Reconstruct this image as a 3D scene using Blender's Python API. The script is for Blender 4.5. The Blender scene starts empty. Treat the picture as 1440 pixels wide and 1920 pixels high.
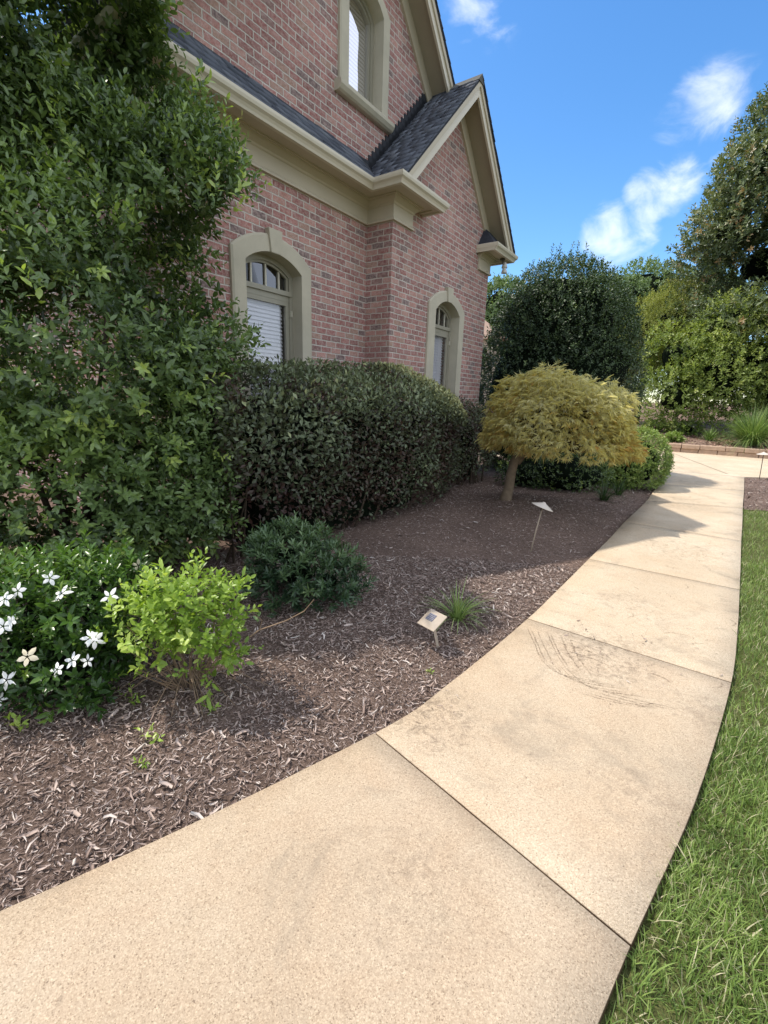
import bpy, bmesh, math, random
import numpy as np
from mathutils import Matrix, Vector
random.seed(7)
rng = np.random.default_rng(11)
S = bpy.context.scene
COL = S.collection
R = math.radians

# ------------------------------------------------------------------ helpers
def link(name, me, parent=None):
    o = bpy.data.objects.new(name, me)
    COL.objects.link(o)
    if parent is not None:
        o.parent = parent
    return o

def tag(o, label=None, cat=None, group=None, kind=None):
    if label: o['label'] = label
    if cat: o['category'] = cat
    if group: o['group'] = group
    if kind: o['kind'] = kind
    return o

def empty(name, loc, rz=0.0):
    o = bpy.data.objects.new(name, None)
    COL.objects.link(o)
    o.location = loc
    o.rotation_euler = (0, 0, rz)
    o.empty_display_size = 0.1
    return o

def mesh_np(name, V, F, mat, parent=None, tint=None, uv=None, smooth=False, offset=None):
    """V (n,3); F = list of int arrays (m,3) or (m,4)"""
    V = np.asarray(V, np.float32)
    if offset is not None:
        V = V - np.asarray(offset, np.float32)
    me = bpy.data.meshes.new(name)
    F = [np.asarray(f, np.int32) for f in F if len(f)]
    me.vertices.add(len(V)); me.vertices.foreach_set('co', V.ravel())
    tot = np.concatenate([np.full(len(f), f.shape[1], np.int32) for f in F])
    idx = np.concatenate([f.ravel() for f in F])
    st = np.concatenate([[0], np.cumsum(tot)[:-1]]).astype(np.int32)
    me.loops.add(len(idx)); me.loops.foreach_set('vertex_index', idx)
    me.polygons.add(len(tot)); me.polygons.foreach_set('loop_start', st)
    try: me.polygons.foreach_set('loop_total', tot)
    except Exception: pass
    if tint is not None:
        a = me.attributes.new('tint', 'FLOAT', 'POINT')
        a.data.foreach_set('value', np.asarray(tint, np.float32))
    if uv is not None:
        ul = me.uv_layers.new(name='UVMap')
        ul.data.foreach_set('uv', np.asarray(uv, np.float32)[idx].ravel())
    if smooth:
        me.polygons.foreach_set('use_smooth', np.ones(len(tot), bool))
    me.update(calc_edges=True); me.validate()
    me.materials.append(mat)
    return link(name, me, parent)

class MB:
    """collects simple solids, then links them as one mesh object"""
    def __init__(s): s.v = []; s.f = []
    def add(s, V, F):
        o = len(s.v); s.v += [tuple(p) for p in V]; s.f += [tuple(i + o for i in f) for f in F]
        return s
    def hexa(s, P):  # 8 pts: bottom 4 (ccw), top 4
        return s.add(P, [(3, 2, 1, 0), (4, 5, 6, 7), (0, 1, 5, 4), (1, 2, 6, 5), (2, 3, 7, 6), (3, 0, 4, 7)])
    def box(s, x0, x1, y0, y1, z0, z1):
        return s.hexa([(x0, y0, z0), (x1, y0, z0), (x1, y1, z0), (x0, y1, z0), (x0, y0, z1), (x1, y0, z1), (x1, y1, z1), (x0, y1, z1)])
    def tube(s, pts, rad, n=8, cap=True):
        pts = [Vector(p) for p in pts]
        if not hasattr(rad, '__len__'): rad = [rad] * len(pts)
        rings = []; up = Vector((0.13, 0.31, 1)).normalized()
        base = len(s.v); V = []; F = []
        for i, p in enumerate(pts):
            d = (pts[min(i + 1, len(pts) - 1)] - pts[max(i - 1, 0)]).normalized()
            u = d.cross(up)
            if u.length < 1e-3: u = d.cross(Vector((1, 0, 0)))
            u.normalize(); w = d.cross(u)
            for j in range(n):
                a = 2 * math.pi * j / n
                V.append(p + (u * math.cos(a) + w * math.sin(a)) * rad[i])
        for i in range(len(pts) - 1):
            for j in range(n):
                F.append((i * n + j, i * n + (j + 1) % n, (i + 1) * n + (j + 1) % n, (i + 1) * n + j))
        if cap:
            F.append(tuple(range(n - 1, -1, -1))); F.append(tuple((len(pts) - 1) * n + j for j in range(n)))
        return s.add(V, F)
    def lathe(s, prof, n=24, c=(0, 0, 0)):
        V = []; F = []
        for r_, z in prof:
            for j in range(n):
                a = 2 * math.pi * j / n
                V.append((c[0] + r_ * math.cos(a), c[1] + r_ * math.sin(a), c[2] + z))
        for i in range(len(prof) - 1):
            for j in range(n):
                F.append((i * n + j, i * n + (j + 1) % n, (i + 1) * n + (j + 1) % n, (i + 1) * n + j))
        return s.add(V, F)
    def build(s, name, mat, parent=None, smooth=False, uvf=None, bevel=0):
        me = bpy.data.meshes.new(name)
        me.from_pydata([tuple(p) for p in s.v], [], s.f)
        bm = bmesh.new(); bm.from_mesh(me)
        bmesh.ops.recalc_face_normals(bm, faces=bm.faces)
        if bevel:
            bmesh.ops.bevel(bm, geom=[e for e in bm.edges if e.is_manifold and e.calc_face_angle(0) > .5], offset=bevel, segments=1, affect='EDGES')
        bm.to_mesh(me); bm.free()
        if uvf:
            ul = me.uv_layers.new(name='UVMap')
            for l in me.loops:
                ul.data[l.index].uv = uvf(me.vertices[l.vertex_index].co)
        if smooth:
            for p in me.polygons: p.use_smooth = True
        me.materials.append(mat)
        return link(name, me, parent)

# ------------------------------------------------------------------ materials
class NT:
    def __init__(s, name):
        s.mat = bpy.data.materials.new(name); s.mat.use_nodes = True
        s.t = s.mat.node_tree; s.n = s.t.nodes; s.l = s.t.links
        s.n.clear()
        s.out = s.n.new('ShaderNodeOutputMaterial')
    def N(s, typ, **kw):
        n = s.n.new(typ)
        for k, v in kw.items():
            if k.startswith('i_'):
                key = k[2:]; key = int(key) if key.isdigit() else key.replace('_', ' ')
                s.set(n.inputs[key], v)
            else: setattr(n, k, v)
        return n
    def set(s, sock, v):
        if hasattr(v, 'is_output') or isinstance(v, bpy.types.NodeSocket): s.l.new(v, sock)
        else: sock.default_value = v
    def m(s, op, a, b=0.0, c=0.0, clamp=False):
        n = s.n.new('ShaderNodeMath'); n.operation = op; n.use_clamp = clamp
        s.set(n.inputs[0], a); s.set(n.inputs[1], b); s.set(n.inputs[2], c)
        return n.outputs[0]
    def noise(s, vec, scale, detail=4, rough=.55, out='Fac', dist=0.0):
        n = s.N('ShaderNodeTexNoise'); n.inputs['Scale'].default_value = scale
        n.inputs['Detail'].default_value = detail; n.inputs['Roughness'].default_value = rough
        n.inputs['Distortion'].default_value = dist
        if vec is not None: s.l.new(vec, n.inputs['Vector'])
        return n.outputs[out]
    def ramp(s, fac, stops, interp='LINEAR'):
        n = s.N('ShaderNodeValToRGB'); r = n.color_ramp; r.interpolation = interp
        while len(r.elements) > 1: r.elements.remove(r.elements[-1])
        r.elements[0].position = stops[0][0]; r.elements[0].color = (*stops[0][1], 1) if len(stops[0][1]) == 3 else stops[0][1]
        for p, c in stops[1:]:
            e = r.elements.new(p); e.color = (*c, 1) if len(c) == 3 else c
        s.set(n.inputs[0], fac)
        return n.outputs[0]
    def mix(s, fac, a, b, blend='MIX'):
        n = s.N('ShaderNodeMix', data_type='RGBA', blend_type=blend)
        s.set(n.inputs[0], fac)
        for sock, v in ((n.inputs[6], a), (n.inputs[7], b)):
            s.set(sock, (*v, 1) if isinstance(v, tuple) and len(v) == 3 else v)
        return n.outputs[2]
    def step(s, x, a, b):
        n = s.N('ShaderNodeMapRange', interpolation_type='SMOOTHSTEP')
        s.set(n.inputs['Value'], x); s.set(n.inputs['From Min'], a); s.set(n.inputs['From Max'], b)
        return n.outputs[0]
    def bump(s, h, dist=.01, strength=1.0):
        n = s.N('ShaderNodeBump'); n.inputs['Distance'].default_value = dist; n.inputs['Strength'].default_value = strength
        s.l.new(h, n.inputs['Height']); return n.outputs[0]
    def coord(s, which='Object'):
        return s.N('ShaderNodeTexCoord').outputs[which]
    def pos(s):
        return s.N('ShaderNodeNewGeometry').outputs['Position']
    def bsdf(s, color, rough=.6, normal=None, spec=.5, metal=0.0, **kw):
        n = s.N('ShaderNodeBsdfPrincipled')
        s.set(n.inputs['Base Color'], (*color, 1) if isinstance(color, tuple) and len(color) == 3 else color)
        s.set(n.inputs['Roughness'], rough); n.inputs['Specular IOR Level'].default_value = spec
        n.inputs['Metallic'].default_value = metal
        if normal is not None: s.l.new(normal, n.inputs['Normal'])
        s.l.new(n.outputs[0], s.out.inputs[0])
        return n
    def done(s): return s.mat

def leaf_mat(name, stops, trans=.3, rough=.4, spec=.5, trans_tint=(1.25, 1.3, .55), noise_amt=.25):
    t = NT(name)
    a = t.N('ShaderNodeAttribute', attribute_name='tint').outputs['Fac']
    col = t.ramp(a, stops)
    nz = t.noise(t.pos(), 30.0, 2)
    col = t.mix(noise_amt, col, t.ramp(nz, [(.3, (.25, .3, .25)), (.7, (1, 1, 1))]), 'MULTIPLY')
    p = t.bsdf(col, rough, spec=spec)
    tr = t.N('ShaderNodeBsdfTranslucent')
    t.l.new(t.mix(1.0, col, trans_tint, 'MULTIPLY'), tr.inputs[0])
    mx = t.N('ShaderNodeMixShader'); mx.inputs[0].default_value = trans
    t.l.new(p.outputs[0], mx.inputs[1]); t.l.new(tr.outputs[0], mx.inputs[2])
    t.l.new(mx.outputs[0], t.out.inputs[0])
    return t.done()

def plain(name, color, rough=.6, spec=.4, var=.12, scale=8.0, bump=0.0, bscale=60.0, metal=0.0):
    t = NT(name)
    c = t.coord()
    nz = t.noise(c, scale, 5, .6)
    col = t.mix(t.m('MULTIPLY', nz, 1.0), tuple(x * (1 - var * 2) for x in color), tuple(min(1, x * (1 + var)) for x in color))
    nm = t.bump(t.noise(c, bscale, 4), bump) if bump else None
    t.bsdf(col, rough, nm, spec, metal)
    return t.done()

def brick_mat():
    t = NT('brick')
    uv = t.N('ShaderNodeTexCoord').outputs['UV']
    w = t.noise(uv, 9.0, 3, .6, 'Color')
    wv = t.N('ShaderNodeVectorMath', operation='SUBTRACT'); t.l.new(w, wv.inputs[0]); wv.inputs[1].default_value = (.5, .5, .5)
    ws = t.N('ShaderNodeVectorMath', operation='SCALE'); t.l.new(wv.outputs[0], ws.inputs[0]); ws.inputs['Scale'].default_value = .018
    wa = t.N('ShaderNodeVectorMath', operation='ADD'); t.l.new(uv, wa.inputs[0]); t.l.new(ws.outputs[0], wa.inputs[1])
    sx = t.N('ShaderNodeSeparateXYZ'); t.l.new(wa.outputs[0], sx.inputs[0])
    BW, BH = .2032, .0787
    v = t.m('DIVIDE', sx.outputs[1], BH); row = t.m('FLOOR', v)
    odd = t.m('FLOORED_MODULO', row, 2.0)
    u = t.m('ADD', t.m('DIVIDE', sx.outputs[0], BW), t.m('MULTIPLY', odd, .5)); colm = t.m('FLOOR', u)
    fu = t.m('MULTIPLY', t.m('FRACT', u), BW); fv = t.m('MULTIPLY', t.m('FRACT', v), BH)
    d = t.m('MINIMUM', t.m('MINIMUM', fu, t.m('SUBTRACT', BW, fu)), t.m('MINIMUM', fv, t.m('SUBTRACT', BH, fv)))
    d = t.m('ADD', d, t.m('MULTIPLY', t.m('SUBTRACT', t.noise(uv, 55.0, 3, .7), .5), .008))
    mask = t.step(d, .0045, .0095)
    cb = t.N('ShaderNodeCombineXYZ'); t.l.new(colm, cb.inputs[0]); t.l.new(row, cb.inputs[1])
    wn = t.N('ShaderNodeTexWhiteNoise', noise_dimensions='2D'); t.l.new(cb.outputs[0], wn.inputs['Vector'])
    bc = t.ramp(wn.outputs['Value'], [(0, (.36, .130, .115)), (.18, (.44, .180, .155)), (.32, (.29, .10, .088)), (.48, (.54, .26, .215)),
                                      (.60, (.38, .15, .135)), (.72, (.42, .245, .185)), (.80, (.24, .12, .11)), (.88, (.16, .11, .11)), (.94, (.52, .28, .23)), (1, (.33, .21, .17))], 'CONSTANT')
    mott = t.noise(uv, 26.0, 6, .72)
    bc = t.mix(t.ramp(mott, [(.38, (0, 0, 0)), (.72, (.9, .9, .9))]), bc, (.62, .47, .43))
    bc = t.mix(t.ramp(t.noise(uv, 60.0, 4, .7), [(.5, (0, 0, 0)), (.8, (.8, .8, .8))]), bc, (.09, .06, .055))
    mo = t.mix(t.noise(uv, 40.0, 4), (.54, .48, .43), (.80, .74, .67))
    col = t.mix(mask, mo, bc)
    big = t.noise(uv, .9, 4, .6)
    col = t.mix(.5, col, t.ramp(big, [(.3, (.66, .64, .62)), (.7, (1.06, 1.06, 1.06))]), 'MULTIPLY')
    wv2 = t.N('ShaderNodeMapping'); t.l.new(uv, wv2.inputs[0]); wv2.inputs['Scale'].default_value = (5.0, .5, 1)
    col = t.mix(.35, col, t.ramp(t.noise(wv2.outputs[0], 1.0, 5, .65), [(.35, (.68, .66, .64)), (.6, (1.05, 1.05, 1.05))]), 'MULTIPLY')
    h = t.m('ADD', t.m('MULTIPLY', mask, .7), t.m('MULTIPLY', mott, .5))
    t.bsdf(col, .85, t.bump(h, .012, .9), .25)
    return t.done()

def concrete_mat(name='path_concrete', dirty=1.0, spots=()):
    t = NT(name)
    p = t.pos()
    base = t.ramp(t.noise(p, .9, 5, .6), [(.28, (.49, .41, .31)), (.5, (.57, .485, .375)), (.72, (.63, .55, .44))])
    base = t.mix(t.ramp(t.noise(p, 2.6, 7, .72, dist=.4), [(.34, (.5, .5, .5)), (.6, (0, 0, 0))]), base, (.52, .40, .285))
    sl = t.N('ShaderNodeAttribute', attribute_name='tint').outputs['Fac'] if spots else 1.0
    base = t.mix(1.0, base, t.ramp(sl, [(0, (.20, .15, .115)), (.24, (.80, .74, .70)), (.32, (.86, .81, .77)), (.6, (.95, .91, .87)), (1, (1.08, 1.06, 1.02))]), 'MULTIPLY')
    # fine aggregate
    vo = t.N('ShaderNodeTexVoronoi'); t.l.new(p, vo.inputs['Vector']); vo.inputs['Scale'].default_value = 300.0
    sp = t.N('ShaderNodeSeparateColor'); t.l.new(vo.outputs['Color'], sp.inputs[0])
    g = t.ramp(sp.outputs[0], [(0, (.42, .38, .34)), (.10, (.83, .80, .77)), (.8, (1.08, 1.08, 1.08)), (1, (1.36, 1.36, 1.34))])
    col = t.mix(.75, base, g, 'MULTIPLY')
    col = t.mix(.5, col, t.ramp(t.noise(p, 110.0, 6, .8), [(.25, (.52, .48, .44)), (.6, (1.08, 1.08, 1.08))]), 'MULTIPLY')
    pit = t.ramp(t.noise(p, 62.0, 3, .6), [(.67, (0, 0, 0)), (.73, (.8, .8, .8))])
    col = t.mix(pit, col, (.16, .11, .075))
    # weathering: broad grey water stains, smaller dark blotches, dirt where people and plants leave it
    st = t.m('MULTIPLY', t.step(t.noise(p, 1.7, 7, .74, dist=.9), .50, .72), .55 * dirty)
    col = t.mix(st, col, (.25, .205, .155))
    st2 = t.m('MULTIPLY', t.step(t.noise(p, 8.0, 7, .78, dist=.5), .57, .76), .55 * dirty)
    col = t.mix(st2, col, (.17, .13, .095))
    for (x, y, r_, amp) in spots:
        sb = t.N('ShaderNodeVectorMath', operation='DISTANCE'); t.l.new(p, sb.inputs[0]); sb.inputs[1].default_value = (x, y, 0)
        gsp = t.m('MULTIPLY', t.m('SUBTRACT', 1.0, t.step(sb.outputs['Value'], r_ * .15, r_)), t.step(t.noise(p, 22.0, 7, .8, dist=.8), .44, .66))
        col = t.mix(t.m('MULTIPLY', gsp, amp), col, (.15, .11, .08))
    h = t.m('ADD', t.noise(p, 130.0, 5, .7), t.m('MULTIPLY', t.noise(p, 14.0, 4), .7))
    t.bsdf(col, .85, t.bump(h, .0035, .8), .25)
    return t.done()

def mulch_ground():
    t = NT('mulch_soil'); p = t.pos()
    n1 = t.noise(p, 45.0, 6, .75, dist=1.2)
    col = t.ramp(n1, [(.3, (.06, .042, .034)), (.5, (.20, .142, .116)), (.68, (.38, .285, .24))])
    col = t.mix(.5, col, t.ramp(t.noise(p, 1.2, 4), [(.3, (.5, .46, .44)), (.7, (1.1, 1.05, 1.0))]), 'MULTIPLY')
    t.bsdf(col, .95, t.bump(n1, .02), .15)
    return t.done()

def attr_mat(name, stops, rough=.8, spec=.2, bump=0):
    t = NT(name)
    a = t.N('ShaderNodeAttribute', attribute_name='tint').outputs['Fac']
    col = t.ramp(a, stops)
    col = t.mix(.4, col, t.ramp(t.noise(t.pos(), 60.0, 4, .7), [(.3, (.5, .5, .5)), (.7, (1.1, 1.1, 1.1))]), 'MULTIPLY')
    t.bsdf(col, rough, None, spec)
    return t.done()

def glass_mat(name, strength=.55, tint=(.9, .93, .95), fw=.7):
    t = NT(name)
    gl = t.N('ShaderNodeBsdfGlossy'); gl.inputs['Roughness'].default_value = .015; gl.inputs[0].default_value = (.95, .95, 1, 1)
    c = t.noise(t.coord(), 2.2, 2)
    t.l.new(t.bump(c, .012, .35), gl.inputs['Normal'])
    tr = t.N('ShaderNodeBsdfTransparent'); tr.inputs[0].default_value = (*tint, 1)
    fr = t.N('ShaderNodeFresnel'); fr.inputs[0].default_value = 1.5
    f = t.m('ADD', t.m('MULTIPLY', fr.outputs[0], fw), strength * .3, clamp=True)
    mx = t.N('ShaderNodeMixShader'); t.l.new(f, mx.inputs[0])
    t.l.new(tr.outputs[0], mx.inputs[1]); t.l.new(gl.outputs[0], mx.inputs[2])
    t.l.new(mx.outputs[0], t.out.inputs[0])
    return t.done()

MT = {}
MT['brick'] = brick_mat()
MT['concrete'] = concrete_mat(spots=[(1.42, 2.62, .55, .75), (.28, 1.98, .38, .8), (1.75, 2.1, .3, .45), (.15, 1.15, .35, .35), (2.0, 3.4, .5, .4), (3.3, 4.9, .8, .45), (4.9, 7.4, .9, .5), (1.1, 1.55, .25, .4), (6.6, 9.6, 1.0, .4)])
MT['pavement'] = concrete_mat('pavement_concrete', .6)
MT['stone'] = plain('cast_stone', (.55, .50, .395), .85, .2, .14, 3.0, .002, 90.0)
MT['trim'] = plain('trim_paint', (.54, .47, .355), .5, .4, .06, 2.0)
MT['trim_dark'] = plain('soffit_paint', (.37, .315, .235), .6, .3, .08, 2.0)
MT['gutter'] = plain('gutter_paint', (.64, .575, .455), .32, .5, .05, 2.0)
MT['sash'] = plain('sash_paint', (.33, .305, .24), .45, .4, .05)
MT['muntin'] = plain('muntin_paint', (.62, .58, .48), .45, .4, .05)
MT['shingle'] = attr_mat('shingle', [(0, (.06, .066, .086)), (.5, (.12, .132, .165)), (1, (.20, .215, .255))], .9, .25)
MT['roof'] = plain('roof_felt', (.05, .054, .068), .9, .2, .3, 20.0, .004, 120.0)
MT['flash'] = plain('flashing', (.030, .033, .042), .6, .4, .2, 10.0)
MT['blind'] = plain('blind_vinyl', (.86, .85, .88), .5, .3, .04)
MT['dark'] = plain('dark_interior', (.025, .025, .022), .9, .1)
MT['glass'] = glass_mat('window_glass', .30, (.95, .95, .97), .7)
MT['glass_dark'] = glass_mat('transom_glass', .02, (.35, .38, .35), .16)
MT['mulch'] = mulch_ground()
MT['chips'] = attr_mat('bark_chips', [(0, (.10, .07, .058)), (.3, (.34, .25, .212)), (.6, (.58, .46, .40)), (.82, (.70, .61, .55)), (1, (.76, .70, .65))], .9, .15)
MT['bark'] = plain('bark', (.10, .075, .055), .95, .1, .4, 14.0, .01, 50.0)
MT['bark_light'] = plain('bark_light', (.22, .165, .115), .95, .1, .3, 14.0, .008, 40.0)
MT['twig'] = plain('twig_bark', (.30, .21, .14), .85, .2, .3, 20.0)
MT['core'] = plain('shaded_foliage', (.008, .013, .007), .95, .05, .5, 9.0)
MT['bronze'] = plain('weathered_bronze', (.42, .34, .26), .5, .4, .15, 12.0)
MT['bronze_dark'] = plain('dark_bronze', (.10, .085, .07), .6, .3, .2, 12.0)
MT['solar_metal'] = plain('aged_copper', (.52, .43, .34), .45, .5, .12, 18.0)
MT['block'] = plain('wall_block', (.46, .33, .24), .9, .15, .25, 7.0, .012, 25.0)

# ------------------------------------------------------------------ camera / light / world
EYE = 1.55
f_px, pitch, roll, alpha = 859.47, .245595, .030709, .60598
Fv = Vector((0, math.cos(pitch), -math.sin(pitch))); U0 = Vector((0, math.sin(pitch), math.cos(pitch))); R0 = Vector((1, 0, 0))
Rv = R0 * math.cos(roll) + U0 * math.sin(roll); Uv = U0 * math.cos(roll) - R0 * math.sin(roll)
cam = bpy.data.cameras.new('camera'); co = bpy.data.objects.new('camera', cam); COL.objects.link(co)
M3 = Matrix((Rv, Uv, -Fv)).transposed()
co.matrix_world = Matrix.Translation((0, 0, EYE)) @ M3.to_4x4()
cam.sensor_fit = 'VERTICAL'; cam.sensor_height = 36.0; cam.sensor_width = 27.0
cam.lens = 36.0 * f_px / 1920.0
cam.clip_start = .02; cam.clip_end = 3000
S.camera = co

sd = Vector((.55, -.146, -1.0)).normalized()      # the way the sunlight travels
sun = bpy.data.lights.new('sun', 'SUN'); sun.energy = 4.5; sun.angle = R(.55); sun.color = (1.0, .93, .82)
so = bpy.data.objects.new('sun', sun); COL.objects.link(so)
so.rotation_euler = sd.to_track_quat('-Z', 'Y').to_euler(); so.location = (-6, 2, 14)

W = bpy.data.worlds.new('World'); S.world = W; W.use_nodes = True
wt = NT.__new__(NT); wt.t = W.node_tree; wt.n = wt.t.nodes; wt.l = wt.t.links; wt.n.clear()
wout = wt.n.new('ShaderNodeOutputWorld'); bg = wt.n.new('ShaderNodeBackground'); wt.l.new(bg.outputs[0], wout.inputs[0])
sky = wt.N('ShaderNodeTexSky', sky_type='NISHITA', sun_disc=False)
sky.sun_elevation = R(60.4); sky.sun_rotation = math.atan2(-sd.x, -sd.y)
sky.air_density = 1.0; sky.dust_density = .6; sky.ozone_density = 2.5; sky.altitude = 200
gen = wt.coord('Generated')
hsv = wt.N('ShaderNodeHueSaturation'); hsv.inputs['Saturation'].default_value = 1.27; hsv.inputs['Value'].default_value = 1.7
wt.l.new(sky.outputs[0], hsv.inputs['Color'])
nrm = wt.N('ShaderNodeVectorMath', operation='NORMALIZE'); wt.l.new(gen, nrm.inputs[0])
tot = None
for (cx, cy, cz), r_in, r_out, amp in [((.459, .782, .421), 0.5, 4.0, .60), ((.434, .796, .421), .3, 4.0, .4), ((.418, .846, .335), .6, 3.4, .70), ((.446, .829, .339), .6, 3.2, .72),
                                       ((.369, .883, .29), .3, 3.4, .66), ((.12, .824, .554), .5, 4.5, .42), ((.495, .788, .366), .3, 4, .4), ((.397, .882, .254), .3, 5, .45), ((-.6, -.8, .45), 58, 92, 1.6), ((.6, -.75, .55), 58, 92, 1.6)]:  # closing pair: unseen cloud banks behind the camera, added to lift ambient light
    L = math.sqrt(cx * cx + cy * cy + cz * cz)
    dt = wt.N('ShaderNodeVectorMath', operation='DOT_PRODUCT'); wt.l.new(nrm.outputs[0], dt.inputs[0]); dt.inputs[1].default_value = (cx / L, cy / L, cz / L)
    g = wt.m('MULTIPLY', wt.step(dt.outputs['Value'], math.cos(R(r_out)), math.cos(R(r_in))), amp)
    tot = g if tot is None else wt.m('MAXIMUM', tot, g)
mpg = wt.N('ShaderNodeMapping'); wt.l.new(nrm.outputs[0], mpg.inputs[0]); mpg.inputs['Rotation'].default_value = (.0, R(24), 0); mpg.inputs['Scale'].default_value = (9.0, 11.0, 16.0)
cn = wt.noise(mpg.outputs[0], 1.0, 7, .56, dist=.5)
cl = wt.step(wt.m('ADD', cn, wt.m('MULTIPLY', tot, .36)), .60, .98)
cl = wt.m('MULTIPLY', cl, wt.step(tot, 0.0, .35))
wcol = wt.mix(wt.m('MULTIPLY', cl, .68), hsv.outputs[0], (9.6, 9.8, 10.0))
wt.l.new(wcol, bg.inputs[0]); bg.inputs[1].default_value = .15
S.view_settings.view_transform = 'Standard'; S.view_settings.look = 'None'; S.view_settings.exposure = 0
S.cycles.max_bounces = 6; S.cycles.diffuse_bounces = 4; S.cycles.glossy_bounces = 3; S.cycles.transparent_max_bounces = 8; S.cycles.transmission_bounces = 4

# ------------------------------------------------------------------ ground, path, beds
def catmull(P, n=8):
    P = np.array(P, float); out = []
    Q = np.vstack([2 * P[0] - P[1], P, 2 * P[-1] - P[-2]])
    for i in range(1, len(Q) - 2):
        p0, p1, p2, p3 = Q[i - 1], Q[i], Q[i + 1], Q[i + 2]
        for t in np.linspace(0, 1, n, endpoint=False):
            out.append(.5 * (2 * p1 + (p2 - p0) * t + (2 * p0 - 5 * p1 + 4 * p2 - p3) * t * t + (3 * p1 - p0 - 3 * p2 + p3) * t ** 3))
    out.append(P[-1]); return np.array(out)

PAIRS = [((-4.8, -.9), (-3.6, -2.3)), ((-3.4, -.2), (-2.2, -1.5)), ((-2.2, .45), (-.95, -.5)), ((-1.13, 1.05), (.05, .30)), ((-.01, 1.86), (.77, 1.01)), ((.42, 2.30), (1.33, 1.56)),
         ((1.08, 3.09), (2.05, 2.36)), ((1.58, 3.75), (2.60, 3.05)), ((2.12, 4.47), (3.15, 3.77)), ((2.68, 5.22), (3.72, 4.52)), ((3.29, 6.06), (4.31, 5.30)),
         ((3.85, 6.8), (5.0, 6.2)), ((4.41, 7.55), (5.75, 7.19)), ((5.6, 9.27), (7.0, 8.82)), ((7.07, 11.32), (8.36, 10.61))]
JOINTS = [0, 2, 4, 6, 8, 10, 12, 13, 14]
NS = 8
Lc = catmull([p[0] for p in PAIRS], NS); Rc = catmull([p[1] for p in PAIRS], NS)

def edge_y(curve):   # curve as interpolation by x
    return curve

def inside_path(x, y, grow=0.0):
    poly = np.vstack([Lc, Rc[::-1]])
    return in_poly(x, y, poly)

def in_poly(x, y, poly):
    x = np.asarray(x); y = np.asarray(y); ins = np.zeros(x.shape, bool)
    j = len(poly) - 1
    for i in range(len(poly)):
        xi, yi = poly[i]; xj, yj = poly[j]
        c = ((yi > y) != (yj > y)) & (x < (xj - xi) * (y - yi) / ((yj - yi) if yj != yi else 1e-9) + xi)
        ins ^= c; j = i
    return ins

# ground sheet to the horizon
ground = mesh_np('ground', [(-900, -900, -.12), (900, -900, -.12), (900, 900, -.12), (-900, 900, -.12)], [[(0, 1, 2, 3)]], plain('far_ground', (.07, .09, .035), .95, .1, .3, .3))
tag(ground, kind='structure')

# concrete slabs with open joints between them
V = []; F = []; TN = []; SLAB = [.4, .32, .58, .86, .92, .85, 1.0, .9]
NC = 6
for a, b in zip(JOINTS[:-1], JOINTS[1:]):
    i0, i1 = a * NS, b * NS
    base = len(V)
    rows = list(range(i0, i1 + 1))
    for ri, i in enumerate(rows):
        l, r = Lc[i].copy(), Rc[i].copy()
        gap = .0030 if a <= 4 else .0075
        if ri == 0:
            l = l + (Lc[i + 1] - Lc[i]) / np.linalg.norm(Lc[i + 1] - Lc[i]) * gap; r = r + (Rc[i + 1] - Rc[i]) / np.linalg.norm(Rc[i + 1] - Rc[i]) * gap
        if ri == len(rows) - 1 and b != JOINTS[-1]:
            l = l - (Lc[i] - Lc[i - 1]) / np.linalg.norm(Lc[i] - Lc[i - 1]) * gap; r = r - (Rc[i] - Rc[i - 1]) / np.linalg.norm(Rc[i] - Rc[i - 1]) * gap
        for c in range(NC + 1):
            p = l + (r - l) * c / NC
            V.append((p[0], p[1], 0.0))
    nr = len(rows)
    for ri in range(nr - 1):
        for c in range(NC):
            q = base + ri * (NC + 1) + c
            F.append((q, q + 1, q + NC + 2, q + NC + 1))
    # skirt with a small rounded lip
    ring = [base + c for c in range(NC + 1)] + [base + ri * (NC + 1) + NC for ri in range(1, nr)] + [base + (nr - 1) * (NC + 1) + c for c in range(NC - 1, -1, -1)] + [base + ri * (NC + 1) for ri in range(nr - 2, 0, -1)]
    cen = np.mean([V[i] for i in ring], axis=0)
    o1 = len(V)
    jr = np.random.default_rng(a)
    for k_, i in enumerate(ring):
        x, y, z = V[i]; d = np.array([x, y]) - cen[:2]; d /= np.linalg.norm(d)
        V.append((x, y, -.005)); 
    o2 = len(V)
    for i in ring:
        x, y, z = V[i]; V.append((x, y, -.10))
    # pull the top ring inwards a little, for the lip
    for i in ring:
        x, y, z = V[i]; d = np.array([x, y]) - cen[:2]; d /= np.linalg.norm(d); j = jr.uniform(.001, .0035)
        V[i] = (x - d[0] * j, y - d[1] * j, 0.0)
    n = len(ring)
    for k_ in range(n):
        k2 = (k_ + 1) % n
        F.append((ring[k_], o1 + k_, o1 + k2, ring[k2])); F.append((o1 + k_, o2 + k_, o2 + k2, o1 + k2))
    TN += [SLAB[JOINTS.index(a)]] * (o1 - len(TN)) + [0.0] * (len(V) - o1)
path = mesh_np('path', V, [F], MT['concrete'], tint=TN); tag(path, kind='structure')
# dark grit at the bottom of the joints
gv = []; gf = []
for i in range(len(Lc)):
    gv += [(*(Lc[i] + (Rc[i] - Lc[i]) * .005), -.07), (*(Rc[i] + (Lc[i] - Rc[i]) * .005), -.07)]
gf = [(2 * i, 2 * i + 1, 2 * i + 3, 2 * i + 2) for i in range(len(Lc) - 1)]
tag(mesh_np('joint_soil', gv, [gf], plain('joint_soil', (.03, .022, .016), .95, .1, .3, 30.0)), kind='structure')
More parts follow.
